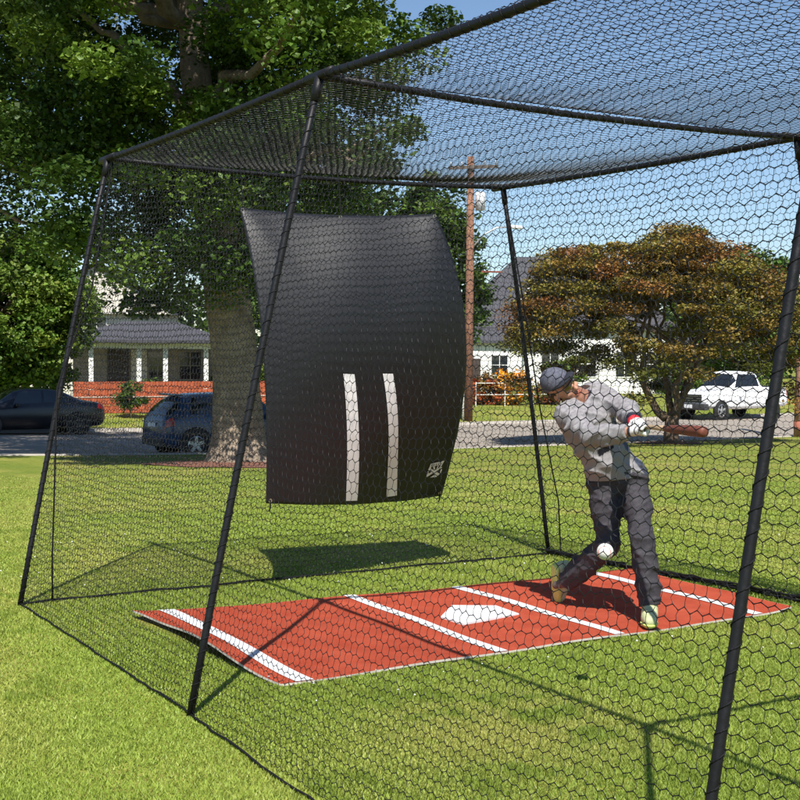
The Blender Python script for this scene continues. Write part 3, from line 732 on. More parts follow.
# big tree over the cage's far corner
BT = Vector((5.8, 15.7, tz(5.8, 15.7)))
big = empty('broadleaf_tree', BT, 0, 'tall broadleaf tree with thick trunk rising from the lawn behind the cage', 'tree')
m = MB()
P = [Vector(p) for p in ((0, 0, -.15), (0, 0, .12), (-.02, .02, .5), (-.05, .05, 1.3), (-.12, .12, 2.6), (-.30, .25, 4.2), (-.52, .4, 5.8), (-.72, .5, 7.6), (-.85, .6, 9.5), (-.9, .7, 12), (-.8, .8, 14.5))]
Pz = np.array([tuple(p) for p in P]); Rz = np.array([.74, .60, .50, .45, .42, .38, .34, .27, .22, .15, .05]); zz = np.concatenate([np.linspace(-.15, 7, 150), np.linspace(7.1, 14.5, 40)])
an_ = np.linspace(0, 2*math.pi, 72, endpoint=False); ZZ, AA = np.meshgrid(zz, an_, indexing='ij'); RR = np.interp(ZZ, Pz[:, 2], Rz)
RR = RR*(1+.13*(vnoise(AA*1.3+2, ZZ*.55)-.5)+.20*np.abs(vnoise(AA*5.7+ZZ*.15, ZZ*.9+4)-.5)+.07*(vnoise(AA*11+3, ZZ*2.6)-.5)+.05*np.sin(AA*5+ZZ*.3)*np.exp(-np.clip(ZZ, 0, 9)/1.1))
Vt = np.stack([np.interp(ZZ, Pz[:, 2], Pz[:, 0])+RR*np.cos(AA), np.interp(ZZ, Pz[:, 2], Pz[:, 1])+RR*np.sin(AA), ZZ], -1).reshape(-1, 3)
m.add([tuple(v) for v in Vt], [(i*72+j, i*72+(j+1) % 72, (i+1)*72+(j+1) % 72, (i+1)*72+j) for i in range(len(zz)-1) for j in range(72)])
for k, (a, l) in enumerate(((.3, .5), (1.5, .6), (2.7, .5), (3.9, .55), (5.2, .5))): m.tube([(0, 0, .55), (math.cos(a)*.42, math.sin(a)*.42, .18), (math.cos(a)*.42*(1+l), math.sin(a)*.42*(1+l), -.08)], [.30, .22, .08], 8)
r2 = np.random.default_rng(5)
NB = 560
q = r2.normal(size=(NB, 3)); q /= np.linalg.norm(q, axis=1)[:, None]; q *= (.20+.80*r2.random((NB, 1)))**.6
cen = np.array((-1.0, .9, 8.9))+q*np.array((5.5, 5.5, 6.6))
pa = cen[:, 0]*math.cos(YAW)-cen[:, 1]*math.sin(YAW)
keep = (cen[:, 2] > 2.9+.25*r2.random(NB)) & ((pa > -2.9) | (cen[:, 2] > 5.6)) & (pa < 4.0)
pd = cen[:, 0]*math.sin(YAW)+cen[:, 1]*math.cos(YAW); px_ = np.interp(cen[:, 2], [0, 5.8, 9.5, 14], [0, -.65, -1.04, -1.1])
keep &= ~((np.abs(pa-px_) < .62) & (pd < .7) & (cen[:, 2] > 7.0) & (cen[:, 2] < 10.2)) & ~((np.hypot(cen[:, 0]+.1, cen[:, 1]) < 1.1) & (cen[:, 2] < 5))
cen = cen[keep]
xa = r2.uniform(-2.6, 2.2, 46); xd = r2.uniform(-3.2, -1.2, 46); xz = 3.3+3.7*r2.random(46)**.8
xp = np.interp(xz, [0, 5.8, 9.5], [0, -.65, -1.04])+xa
cen = np.concatenate([cen, np.stack([xp*math.cos(YAW)+xd*math.sin(YAW), -xp*math.sin(YAW)+xd*math.cos(YAW), xz], 1)])
for k in range(34):
    c = cen[r2.integers(0, len(cen))]; h = min(max(c[2]-1.8*r2.random()-.6, 2.9), 12.5); j = max(i for i in range(len(P)) if P[i].z <= h)
    st = P[j].lerp(P[min(j+1, len(P)-1)], .5); limb(m, st, c, .12+.05*r2.random(), .02, 200+k, 8, .10, .15)
m.build('trunk', bark, big, True)
PP = clump_points(cen, .72*r2.uniform(.6, 1.3, len(cen)), 430, 77, .62)
leaves('crown', PP, .115, leaf_m, big, palette_clump(len(cen), 430, [(.058, .115, .014), (.085, .155, .019), (.045, .09, .013), (.125, .20, .026)], 9), seed=12, up=.45)
mulch = mat('bark_mulch', (.16, .07, .045), rough=.95, var=.5, scale=25, bump=1, bscale=60)
mm = MB(); ring = []
for k in range(40):
    a = 2*math.pi*k/40; rr = 1.75+.12*math.sin(3*a)+.08*math.sin(7*a+1); x, y = BT.x+rr*math.cos(a), BT.y+rr*math.sin(a); ring.append((x, y, tz(x, y)+.012))
mm.add(ring+[(BT.x, BT.y, BT.z+.09)], [(k, (k+1) % 40, 40) for k in range(40)])
tag(mm.build('mulch', mulch, None, True), 'ring of reddish bark mulch round the big tree foot', 'mulch', kind='stuff')

# reddish umbrella-shaped tree at the road edge
MX, MY = 21.1, 19.4; mz = tz(MX, MY)
mt = empty('japanese_maple', (MX, MY, mz), 0, 'spreading bronze leaved maple with several stems beside the road', 'tree')
m = MB(); r2 = np.random.default_rng(21)
# crown measured in metres along the picture plane (a) and away (b)
ax_a = np.array((math.cos(YAW+.22), -math.sin(YAW+.22), 0)); ax_b = np.array((math.sin(YAW+.22), math.cos(YAW+.22), 0))
def mp(a, b, z): return ax_a*a+ax_b*b+np.array((0, 0, z))
cl = []
for k in range(1300):
    a = r2.uniform(-4.7, 3.9); b = r2.uniform(-3.6, 3.6); rr = math.hypot((a+.5)/4.3, b/3.6)
    if rr > 1: continue
    top = 1.75 + 4.05*math.sqrt(max(0, 1-rr**3.2)) + .35*math.sin(a*1.7+1)*(1-rr)
    bot = 1.15*min(max((-a-2.4)/1.3, 0), 1)+max(1.75+1.0*(1-rr)+.35*math.sin(a*2.1)+(.8 if a > 1.2 else 0), 1.55)
    if r2.random() < .78: z = top-r2.random()**1.5*1.2
    else: z = r2.uniform(bot, max(bot+.1, top))
    z = .5*z+.5*round(z/.55)*.55+r2.normal(0, .12)
    cl.append((*mp(a, b, z), (z-bot)/(top-bot+.01), a))
cl = np.array(cl); cl = cl[:470]
P = clump_points(cl[:, :3], .60*r2.uniform(.55, 1.3, len(cl)), 300, 23, .42)
hgt = np.repeat(cl[:, 3], 300)
ca = palette_clump(len(cl), 300, [(.26, .135, .034), (.28, .18, .040), (.26, .115, .034), (.26, .20, .042), (.23, .20, .04)], 3, .14); cb = palette_clump(len(cl), 300, [(.15, .15, .028), (.18, .16, .03), (.11, .12, .022), (.20, .15, .034)], 4, .12)
mixv = np.clip(hgt*1.25-.25+np.repeat(r2.normal(0, .16, len(cl)), 300), 0, 1)[:, None]
leaves('crown', P, .098, leaf_m, mt, ca*mixv+cb*(1-mixv), seed=31, up=.6)
fork = [mp(0, 0, .75)]
limb(m, (0, 0, -.1), mp(.02, 0, .8), .23, .19, 1, 5, .02)
stems = [(-.15, 0, .7, -1.35, .2, 2.6, .13), (0, .1, .8, -.45, .8, 3.2, .11), (.06, 0, .8, .35, -.3, 3.4, .12), (.1, 0, .7, 1.0, .3, 3.1, .12), (.1, .05, .8, .7, 1.2, 3.0, .09)]
for k, (a0, b0, z0, a1, b1, z1, rr) in enumerate(stems):
    Q = limb(m, mp(a0, b0, z0), mp(a1, b1, z1), rr, rr*.55, 40+k, 7, .07, -.10)
    for j in range(7):
        c = cl[r2.integers(0, len(cl)), :3]
        if np.linalg.norm(c[:2]-np.array(Q[-1])[:2]) < 3.2: limb(m, Q[r2.integers(3, 7)], c, rr*.45, .015, 90+k*9+j, 6, .1, .12)
m.build('trunk', mat('dark_bark', (.13, .09, .06), rough=.9, var=.35, scale=9, bump=.8, bscale=30), mt, True)
mm = MB(); ring = []
for k in range(32):
    a = 2*math.pi*k/32; rr = .95+.1*math.sin(3*a); x, y = MX+rr*math.cos(a), MY+rr*math.sin(a); ring.append((x, y, tz(x, y)+.012))
mm.add(ring+[(MX, MY, mz+.08)], [(k, (k+1) % 32, 32) for k in range(32)]); tag(mm.build('mulch', mulch, None, True), 'dark mulch round the foot of the bronze maple', 'mulch', kind='stuff')

# other trees and shrubs
tree('broadleaf_tree', (7.3, 41.0, tz(7.3, 41)), 7, (.1, 0, 3.7), (3.7, 3.2, 3.3), 'low bright green tree behind the black sedan at the left', BRIGHT, 260, 260, .19, .75, .32, seed=51)
tree('broadleaf_tree', (.6, 24.6, tz(.6, 24.6)), 13, (.9, .6, 8.9), (5.2, 5.2, 4.6), 'tall dark tree across the upper left corner, nearest the left edge of the view', [(.028, .055, .010), (.04, .075, .013), (.055, .095, .016)], 330, 170, .15, .9, .4, seed=52)
tree('broadleaf_tree', (29.4, 44.5, tz(29.4, 44.5)), 11, (0, 0, 5.9), (2.6, 2.8, 5.2), 'tall narrow green tree just behind the utility pole with the transformer', GREEN, 190, 130, .28, .85, .26, seed=53)
tree('broadleaf_tree', (24.5, 46.5, tz(24.5, 46)), 12, (0, 0, 7.0), (3.8, 3.5, 5.5), 'green tree partly hidden by the right edge of the black backstop sheet', GREEN, 190, 120, .3, .95, .3, seed=54)
tree('small_tree', (34.5, 52, tz(34.5, 52)), 5, (0, 0, 3.3), (1.6, 1.6, 2.3), 'thin small tree in front of the white house, right of the utility pole', DARKG, 46, 90, .24, .6, .09, seed=55)
tree('broadleaf_tree', (55, 47, tz(55, 47)), 9, (0, 0, 5), (4.8, 4, 4), 'rounded green tree behind the white pickup truck', GREEN, 190, 110, .34, 1.0, .3, seed=56)
tree('broadleaf_tree', (66, 60, tz(66, 60)), 10, (0, 0, 5.5), (6, 5, 4.2), 'far green tree right of the tree behind the pickup truck', DARKG, 160, 100, .4, 1.2, .3, seed=57)
tree('small_tree', (11.3, 37.3, tz(11.3, 37.3)), 1.6, (0, 0, .85), (.55, .45, .6), 'little leafy sapling in front of the red board fence', GREEN, 20, 60, .13, .28, .03, seed=58)
for k, (x, y, rx_, rz_, lab, cs) in enumerate((
        (20.5, 47.5, 1.6, 1.3, 'rounded green shrub beside the porch of the bungalow', GREEN),
        (9.8, 45.5, 1.8, 1.6, 'large green shrub hiding the left end of the porch', BRIGHT),
        (15.6, 45.6, .9, .7, 'low green shrub below the porch door behind the fence', GREEN),
        (48.2, 46, 1.8, .9, 'long low green shrub in front of the red roofed building', GREEN),
        (52.2, 44.5, 1.6, .8, 'low green shrub just left of the pickup truck', BRIGHT),
        (31.2, 42.2, 1.15, .95, 'rust brown shrub behind the white rail fence, next to the utility pole', [(.40, .10, .035), (.34, .09, .03), (.20, .12, .03)]),
        (32.1, 41.3, .95, 1.15, 'bright orange flowering shrub behind the white rail fence', [(.85, .38, .02), (.80, .30, .02), (.75, .34, .02), (.16, .18, .03)]),
        (34.7, 41.4, 1.3, .6, 'dull red shrub right of the orange flowering shrub', [(.25, .08, .03), (.12, .11, .03), (.3, .1, .04)]),
        (37.2, 43.5, 1.1, 1.5, 'upright green shrub seen just left of the batter', BRIGHT))):
    tree('shrub', (x, y, tz(x, y)), rz_*1.5, (0, 0, rz_*.75), (rx_, rx_*.8, rz_*.8), lab, cs, int(34*rx_), 90, .15, .38, .04, seed=70+k, nl=5, cat='shrub')

# ------------------------------------------------------------------ buildings and fences
wood_red = mat('red_stained_boards', (.37, .085, .035), rough=.75, var=.38, scale=4, bump=.3, bscale=20)
fence = empty('board_fence', (13.5, 38.3, tz(13.5, 38.3)), math.atan2(-.87, 7.0), 'low orange red board fence in front of the bungalow', 'fence')
m = MB()
for k in range(4): m.b2(-3.9, 6.5, -.02, .02, .06+.30*k, .06+.30*k+.285)
m.build('board', wood_red, fence)
for k in range(6): MB().b2(-3.88+2.055*k, -3.78+2.055*k, .022, .12, -.2, 1.24).build('fence_post', wood_red, fence)
MB().b2(-3.9, 6.5, -.045, -.022, .655, .69).build('rail', mat('pale_rail', (.55, .42, .35), rough=.7), fence)

white_p = mat('white_paint', (.78, .78, .76), rough=.6, var=.06, scale=2)
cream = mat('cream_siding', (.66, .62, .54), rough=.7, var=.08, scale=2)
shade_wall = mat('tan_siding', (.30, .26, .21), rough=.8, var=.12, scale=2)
slate = mat('grey_shingles', (.062, .062, .072), rough=.85, var=.25, scale=6, bump=.5, bscale=14)
glz = glass_mat('window_glass'); dk = mat('dark_door', (.06, .045, .04), rough=.5)
def window(parent, x, y, z, w, h, frame=white_p, side=-1):
    """on a wall facing -Y at y"""
    o = MB().b2(x-w/2-.07, x+w/2+.07, y-.05, y-.003, z-.07, z+h+.07).build('window', frame, parent)
    MB().b2(x-w/2, x+w/2, y-.062, y-.0515, z, z+h).build('pane', glz, o)
    g = MB(); g.b2(x-.02, x+.02, y-.075, y-.0635, z, z+h); g.b2(x-w/2, x-.021, y-.074, y-.0635, z+h/2-.02, z+h/2+.02); g.b2(x+.021, x+w/2, y-.074, y-.0635, z+h/2-.02, z+h/2+.02); g.build('glazing_bar', frame, o)
    return o
def hip(m, x0, x1, y0, y1, z0, h, inset, ov=.4, thick=.14):
    x0 -= ov; x1 += ov; y0 -= ov; y1 += ov; ym = (y0+y1)/2
    m.add([(x0, y0, z0), (x1, y0, z0), (x1, y1, z0), (x0, y1, z0), (x0+inset, ym, z0+h), (x1-inset, ym, z0+h), (x0, y0, z0-thick), (x1, y0, z0-thick), (x1, y1, z0-thick), (x0, y1, z0-thick)],
          [(0, 1, 5, 4), (2, 3, 4, 5), (1, 2, 5), (3, 0, 4), (0, 6, 7, 1), (1, 7, 8, 2), (2, 8, 9, 3), (3, 9, 6, 0), (6, 9, 8, 7)])
# bungalow with porch
bx, by = 16.2, 48.4; bz = tz(bx, by)
bg = empty('bungalow', (bx, by, bz), R(-22), 'small bungalow with white porch posts and grey hip roof behind the red fence', 'house')
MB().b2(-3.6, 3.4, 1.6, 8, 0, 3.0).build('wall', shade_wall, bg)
m = MB(); hip(m, -3.6, 3.4, -.9, 8, 2.95, .95, 2.6); m.build('roof', slate, bg)
MB().b2(-3.6, 3.4, -.85, 1.598, .0, .45).build('porch_floor', concrete, bg)
MB().b2(-3.55, 3.35, -.8, -.55, 2.55, 2.80).build('beam', white_p, bg)
for x in (-2.6, -.45, .75, 2.6): MB().b2(x-.11, x+.11, -.80, -.58, .451, 2.549).build('porch_post', white_p, bg, bevel=.02)
d_ = MB().b2(-2.0, -1.0, 1.52, 1.597, .452, 2.5).build('door', dk, bg); MB().lathe([(.0, .0), (.04, .01), (.04, .05)], (-1.15, 1.46, 1.4), 'Y', 10).build('handle', brass, d_)
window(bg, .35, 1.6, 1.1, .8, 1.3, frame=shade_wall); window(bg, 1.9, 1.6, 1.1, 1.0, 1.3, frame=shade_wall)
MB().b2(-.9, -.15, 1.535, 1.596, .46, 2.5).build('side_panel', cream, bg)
# two-storey white house behind the bungalow
hz = empty('white_house', (17.5, 60, tz(17.5, 60)), R(-12), 'two storey cream house behind the bungalow, seen through the big tree', 'house')
MB().b2(-4.5, 4.5, 0, 9, 0, 4.6).build('wall', cream, hz)
m = MB(); m.add([(-5, -.4, 4.5), (5, -.4, 4.5), (5, 9.4, 4.5), (-5, 9.4, 4.5), (0, -.4, 7.4), (0, 9.4, 7.4)], [(0, 4, 5, 3), (1, 2, 5, 4), (0, 3, 2, 1), (2, 3, 5)]); m.build('roof', slate, hz)
MB().add([(-4.5, -.02, 4.5), (4.5, -.02, 4.5), (0, -.02, 7.15)], [(0, 1, 2)]).build('gable', cream, hz)
window(hz, -2.2, 0, 1.2, 1.1, 1.5); window(hz, 2.2, 0, 1.2, 1.1, 1.5); window(hz, 0, 0, 3.1, 1.0, 1.2)
# big white house right of the pole
wh = empty('white_house', (46, 55, tz(46, 55)), R(-30), 'large white house with steep grey roof behind the bronze maple', 'house')
MB().b2(-6.6, 7.5, 0, 10, 0, 4.2).build('wall', white_p, wh)
m = MB(); hip(m, -6.6, 7.5, 0, 10, 4.2, 4.9, 5.0, .4); m.build('roof', slate, wh)
gb = MB().add([(-2.7, -.6, 5.3), (-.5, -.6, 5.3), (-1.6, -.6, 7.0), (-2.7, 2.2, 5.3), (-.5, 2.2, 5.3), (-1.6, 2.9, 7.0)], [(0, 1, 2), (0, 2, 5, 3), (1, 4, 5, 2)]).build('dormer', slate, wh)
MB().add([(-2.5, -.605, 5.35), (-.7, -.605, 5.35), (-1.6, -.605, 6.75)], [(0, 1, 2)]).build('dormer_face', cream, gb)
m = MB(); m.tube([(-2.85, -.64, 5.2), (-1.6, -.64, 7.08)], .09, 4); m.tube([(-.35, -.64, 5.2), (-1.6, -.64, 7.08)], .09, 4); m.build('dormer_trim', white_p, gb)
for x in (-5.4, -3.4, -.4, 2.0, 4.4, 6.4): window(wh, x, 0, 1.1, 1.1, 1.6)
MB().b2(1.0-.5, 1.5-.2, -.07, -.003, .1, 2.2).build('door', dk, wh)
# wing seen left of the maple
wg = empty('white_garage', (40.6, 56.5, tz(40, 56)), R(-30), 'low white outbuilding with grey roof between the utility pole and the large white house', 'garage')
MB().b2(-3.6, 3.0, 0, 5, 0, 3.3).build('wall', white_p, wg); m = MB(); hip(m, -3.6, 3.0, 0, 5, 3.3, 1.7, 1.6, .35); m.build('roof', slate, wg)
window(wg, -2.2, 0, 1.2, 1.0, 1.2); window(wg, 1.6, 0, 1.2, 1.0, 1.2); MB().b2(-.9, .4, -.06, -.003, .05, 2.2).build('door', dk, wg)
# small building with red canopy seen under the maple
rb = empty('red_roofed_building', (54, 52.5, tz(54, 52)), R(-38), 'small white building with red canopy seen under the maple branches', 'building')
MB().b2(-3.4, 5.5, 0, 6, 0, 2.7).build('wall', white_p, rb)
redroof = mat('red_metal', (.40, .05, .04), rough=.5)
MB().add([(-3.7, -1.0, 2.15), (5.8, -1.0, 2.15), (5.8, .1, 2.75), (-3.7, .1, 2.75), (-3.7, -1.0, 2.05), (5.8, -1.0, 2.05), (5.8, .1, 2.65), (-3.7, .1, 2.65)], [(0, 1, 2, 3), (4, 7, 6, 5), (0, 4, 5, 1), (1, 5, 6, 2), (0, 3, 7, 4)]).build('canopy', redroof, rb)
m = MB(); hip(m, -3.4, 5.5, .2, 6, 2.9, .9, 2, .2); m.build('roof', slate, rb)
for x in (-2.3, .3, 2.8): window(rb, x, 0, .7, .9, 1.1, frame=redroof)
MB().b2(-1.4, -.6, -.06, -.003, .05, 1.95).build('door', dk, rb)
# white rail fence beyond the road
wf = empty('rail_fence', (33, 40.2, tz(33, 40.2)), R(-8), 'white pipe rail fence before the coloured shrubs across the road', 'fence')
for x in np.linspace(-3.6, 4.2, 6): MB().tube([(x, 0, -.1), (x, 0, 1.15)], .022, 8).build('fence_post', white_p, wf)
for z in (.55, 1.1): MB().tube([(-3.6, -.05, z), (4.2, -.05, z)], .018, 8).build('rail', white_p, wf)
# dense hedge that closes the view along the horizon
hedge_pts = []
r2 = np.random.default_rng(99)
n = 30000
hx = r2.uniform(-70, 190, n); hy = 92+r2.uniform(-3, 6, n)-.12*hx*.5; hh = (5.0+3.2*vnoise(hx*.16, hx*0+3)+1.8*vnoise(hx*.6, hx*0+8)); hz_ = terrain(hx, hy)+hh*r2.random(n)**.7
tag(leaves('far_woods', np.stack([hx, hy, hz_], 1), .85, leaf_m, None, palette(n, DARKG+GREEN, 8), seed=5), 'far line of dark green trees closing the view', 'woods', kind='stuff')

# ------------------------------------------------------------------ poles
pole_m = mat('brown_pole_wood', (.23, .115, .072), rough=.85, var=.3, scale=4, bump=.5, bscale=25)
galv = mat('galvanised', (.5, .51, .52), rough=.4, metal=.5)
pz = tz(25.1, 35.2)
up_ = empty('utility_pole', (25.1, 35.2, pz), 0, 'brown wooden utility pole with crossarm and grey transformer', 'utility pole')
MB().tube([(0, 0, -.3), (.02, 0, 5), (.03, 0, 10.9)], [.19, .17, .14], 14).build('pole', pole_m, up_, True)
MB().box((.03, -.19, 10.45), (2.1, .10, .13), rz=R(-20), ry=R(-4)).build('crossarm', mat('weathered_arm', (.16, .13, .11), rough=.9), up_)
for x in (-.95, -.5, .5, .95): MB().lathe([(.0, .17), (.045, .15), (.03, .10), (.05, .06), (.02, 0)], (.03+x*math.cos(R(20)), -.19-x*math.sin(R(20)), 10.52+.07*x), 'Z', 8).build('insulator', galv, up_, True)
MB().lathe([(.0, .0), (.2, .02), (.21, .7), (.15, .76), (0, .78)], (.42, -.15, 8.7), 'Z', 14).build('transformer', mat('pale_grey_enamel', (.62, .64, .66), rough=.4), up_, True)
la = MB().tube([(.1, -.1, 7.2), (.5, -.3, 7.7), (1.0, -.5, 8.0), (1.5, -.7, 8.05)], .035, 8).build('lamp_arm', galv, up_, True)
MB().box((1.75, -.78, 8.05), (.6, .24, .13), rz=R(-22), ry=R(3)).build('lamp_head', white_p, la, bevel=.03)
MB().box((1.0, -.2, 6.2), (.9, .05, .07), rz=R(-20)).build('bracket', mat('rust', (.25, .08, .05), rough=.8), up_)
MB().tube([(-.33, -.1, -.3), (-.33, -.1, 3.0)], .045, 10).build('riser_pipe', white_p, up_, True)
px2, py2 = 27.18, 20.0
p2 = empty('utility_pole', (px2+.12, py2, tz(px2, py2)), 0, 'tan wooden utility pole near the right edge on the near verge', 'utility pole')
MB().tube([(0, 0, -.3), (.06, 0, 2.5), (.6, -.2, 10)], [.17, .165, .13], 14).build('pole', mat('tan_pole_wood', (.36, .20, .125), rough=.85, var=.25, scale=4, bump=.5, bscale=25), p2, True)
MB().lathe([(.168, .0), (.176, .0), (.176, .5), (.168, .5)], (.02, 0, .0), 'Z', 14).build('base_band', mat('rust', (.3, .10, .06), rough=.8), p2, True)

# ------------------------------------------------------------------ vehicles
tyre_m = mat('tyre_rubber', (.018, .018, .018), rough=.8); rim_m = mat('alloy', (.55, .56, .58), rough=.3, metal=.8); plast = mat('black_trim', (.02, .02, .022), rough=.55)
cglass = glass_mat('car_glass', (.012, .015, .018)); tail_m = mat('tail_lens', (.35, .01, .012), rough=.15, spec=.7); head_m = mat('head_lens', (.75, .78, .80), rough=.1, spec=.8)
plate_m = mat('number_plate', (.7, .72, .75), rough=.5)
class Loft:
    """x stations with (zb, zbelt, ztop, halfwidth, roof halfwidth): ring of points from underside round over the roof"""
    def __init__(s, st):
        st = sorted(st); xs0 = np.array([a[0] for a in st]); d = np.array([a[1:] for a in st], float)
        s.x = np.linspace(xs0[0], xs0[-1], 90); s.d = np.stack([np.interp(s.x, xs0, d[:, k]) for k in range(5)], 1)
        kk = np.array([.25, .5, .25])
        for k in range(5):
            for _ in range(2): s.d[1:-1, k] = np.convolve(s.d[:, k], kk, 'valid')
        rings = []
        for (zb, zs, zt, w, wr) in s.d:
            cab = max(zt-zs, 0)
            h = [( .80*w, zb), (.95*w, zb+.05), (w, zb+.18*(zs-zb)), (1.0*w, zb+.55*(zs-zb)), (.985*w, zb+.85*(zs-zb)), (.955*w, zs)]
            if cab > .03: h += [(.955*w+(wr-.955*w)*.5, zs+cab*.5), (wr, zs+cab*.88), (wr*.86, zs+cab*.97), (wr*.45, zt+.015), (0, zt+.025)]
            else: h += [(.90*w, zs+cab*.4+.005), (.75*w, zs+cab+.012), (.55*w, zs+cab+.02), (.28*w, zs+cab+.026), (0, zs+cab+.028)]
            rings.append(h)
        s.r = np.array(rings)                               # (n,11,2)
    def pt(s, x, j, side, off=0.):
        x = np.asarray(x, float); j = np.asarray(j, float)
        def raw(x, j):
            i = np.clip(np.interp(x, s.x, np.arange(len(s.x))), 0, len(s.x)-1.001); i0 = i.astype(int); fi = i-i0
            jj = np.clip(j, 0, 9.999); j0 = jj.astype(int); fj = jj-j0
            g = lambda a, b: s.r[a, b]
            q = (g(i0, j0)*(1-fj)[..., None]+g(i0, j0+1)*fj[..., None])*(1-fi)[..., None] + (g(i0+1, j0)*(1-fj)[..., None]+g(i0+1, j0+1)*fj[..., None])*fi[..., None]
            return np.stack([x, q[..., 0]*side, q[..., 1]], -1)
        p = raw(x, j)
        if off:
            e = 1e-2; n = np.cross(raw(x+e, j)-raw(x-e, j), raw(x, j+e)-raw(x, j-e)); n /= np.linalg.norm(n, axis=-1)[..., None]+1e-9
            cc = p-np.array((0, 0, .7))*np.array((0, 0, 1)); sg = np.sign((n*np.concatenate([p[..., :1]*0, p[..., 1:2], p[..., 2:]-.6], -1)).sum(-1))[..., None]
            p = p+n*sg*off
        return p
    def body(s, m, parent):
        n = len(s.x); ring = np.concatenate([np.stack([np.repeat(s.x[:, None], 11, 1), s.r[..., 0], s.r[..., 1]], -1), np.stack([np.repeat(s.x[:, None], 10, 1), -s.r[:, 9::-1, 0], s.r[:, 9::-1, 1]], -1)], 1)
        k = 21; V = ring.reshape(-1, 3); F = [(i*k+j, i*k+(j+1) % k, (i+1)*k+(j+1) % k, (i+1)*k+j) for i in range(n-1) for j in range(k)]
        mb = MB(); mb.add(V, F + [tuple(range(k))[::-1], tuple((n-1)*k+j for j in range(k))])
        return mb.build('body', m, parent, True)
    def patch(s, name, xl, jl, side, m, parent, off=.006, nx=12, nj=6):
        """quad in (x, ring index): xl = (x at j0 start, x at j0 end, x at j1 end, x at j1 start)"""
        a = np.linspace(0, 1, nx)[:, None]; b = np.linspace(0, 1, nj)[None]
        X = (xl[0]*(1-a)+xl[1]*a)*(1-b)+(xl[3]*(1-a)+xl[2]*a)*b; Jv = jl[0]*(1-b)+jl[1]*b+0*a
        o = np_mesh(name, s.pt(X, Jv, side, off).reshape(-1, 3), grid_faces(nx, nj), m, parent, True)
        return o
    def band(s, name, x0, x1, j0, m, parent, off=.006):
        """across the whole roof width between two x positions: windscreens"""
        A = np.linspace(0, 1, 10); js = np.concatenate([np.linspace(j0, 10, 12)]); V = []
        X = x0+(x1-x0)*A
        half = []
        for sd2 in (1, -1):
            Xg, Jg = np.meshgrid(X, js, indexing='ij'); half.append(s.pt(Xg, Jg, sd2, off))
        V = np.concatenate([half[0], half[1][:, ::-1]], 1); o = np_mesh(name, V.reshape(-1, 3), grid_faces(10, 24), m, parent, True); return o
def wheel(parent, x, y, r, side, w=.2, spokes=5):
    rim_m = RIM[0]
    o = MB().lathe([(r*.66, -w/2), (r*.92, -w/2), (r, -w*.32), (r, w*.32), (r*.92, w/2), (r*.66, w/2)], (x, y, r), 'Y', 28).build('wheel', tyre_m, parent, True)
    m = MB(); f = y+side*w*.46; m.lathe([(r*.67, 0), (r*.60, .012*side), (r*.60, -.05*side)], (x, f, r), 'Y', 28); m.lathe([(0, .01*side), (r*.14, .01*side), (r*.16, -.02*side)], (x, f, r), 'Y', 16)
    for k in range(spokes):
        a = 2*math.pi*k/spokes+.3; c, s_ = math.cos(a), math.sin(a); q = []
        for d, hw in ((.12, .045), (.62, .035)): q += [(x+c*r*d-s_*hw, f, r+s_*r*d+c*hw), (x+c*r*d+s_*hw, f, r+s_*r*d-c*hw)]
        q += [(p[0], f-.03*side, p[2]) for p in q]; m.add(q, [(0, 1, 3, 2), (4, 6, 7, 5), (0, 2, 6, 4), (1, 5, 7, 3)])
    m.build('rim', rim_m, o)
    MB().lathe([(0, 0), (r*.60, 0)], (x, f-.06*side, r), 'Y', 20).build('brake_disc', plast, o)
    return o
def arch(parent, x, y, r, side):
    MB().lathe([(0, 0), (r, 0), (r+.03, .010*side), (r+.045, .0)], (x, y, .33), 'Y', 28).build('wheel_arch', plast, parent)
RIM = [rim_m]
def paint(n, c, var=.06): return mat(n, c, rough=.22, spec=.6, var=var, scale=1.5)
def car(name, loc, rz, label, L, body_st, paintm, wb, tr, wr, windows, screens, lights, cat='car'):
    c = empty(name, loc, rz, label, cat); lf = Loft(body_st); lf.body(paintm, c)
    hw = max(a[4] for a in body_st)
    for s in (1, -1):
        for x in wb:
            arch(c, x, s*(hw+.004), wr+.05, s); wheel(c, x, s*(hw-.075), wr, s)
        for (xl, jl) in windows: lf.patch('side_window', xl, jl, s, cglass, c)
    for (nm, x0, x1, j0) in screens: lf.band(nm, x0, x1, j0, cglass, c)
    for (nm, xl, jl, mt_) in lights:
        for s in (1, -1): lf.patch(nm, xl, jl, s, mt_, c, off=.008)
    for s in (1, -1):
        MB().box((.55, s*(hw+.06), .98), (.12, .16, .11)).build('wing_mirror', paintm, c, bevel=.03)
    return c, lf
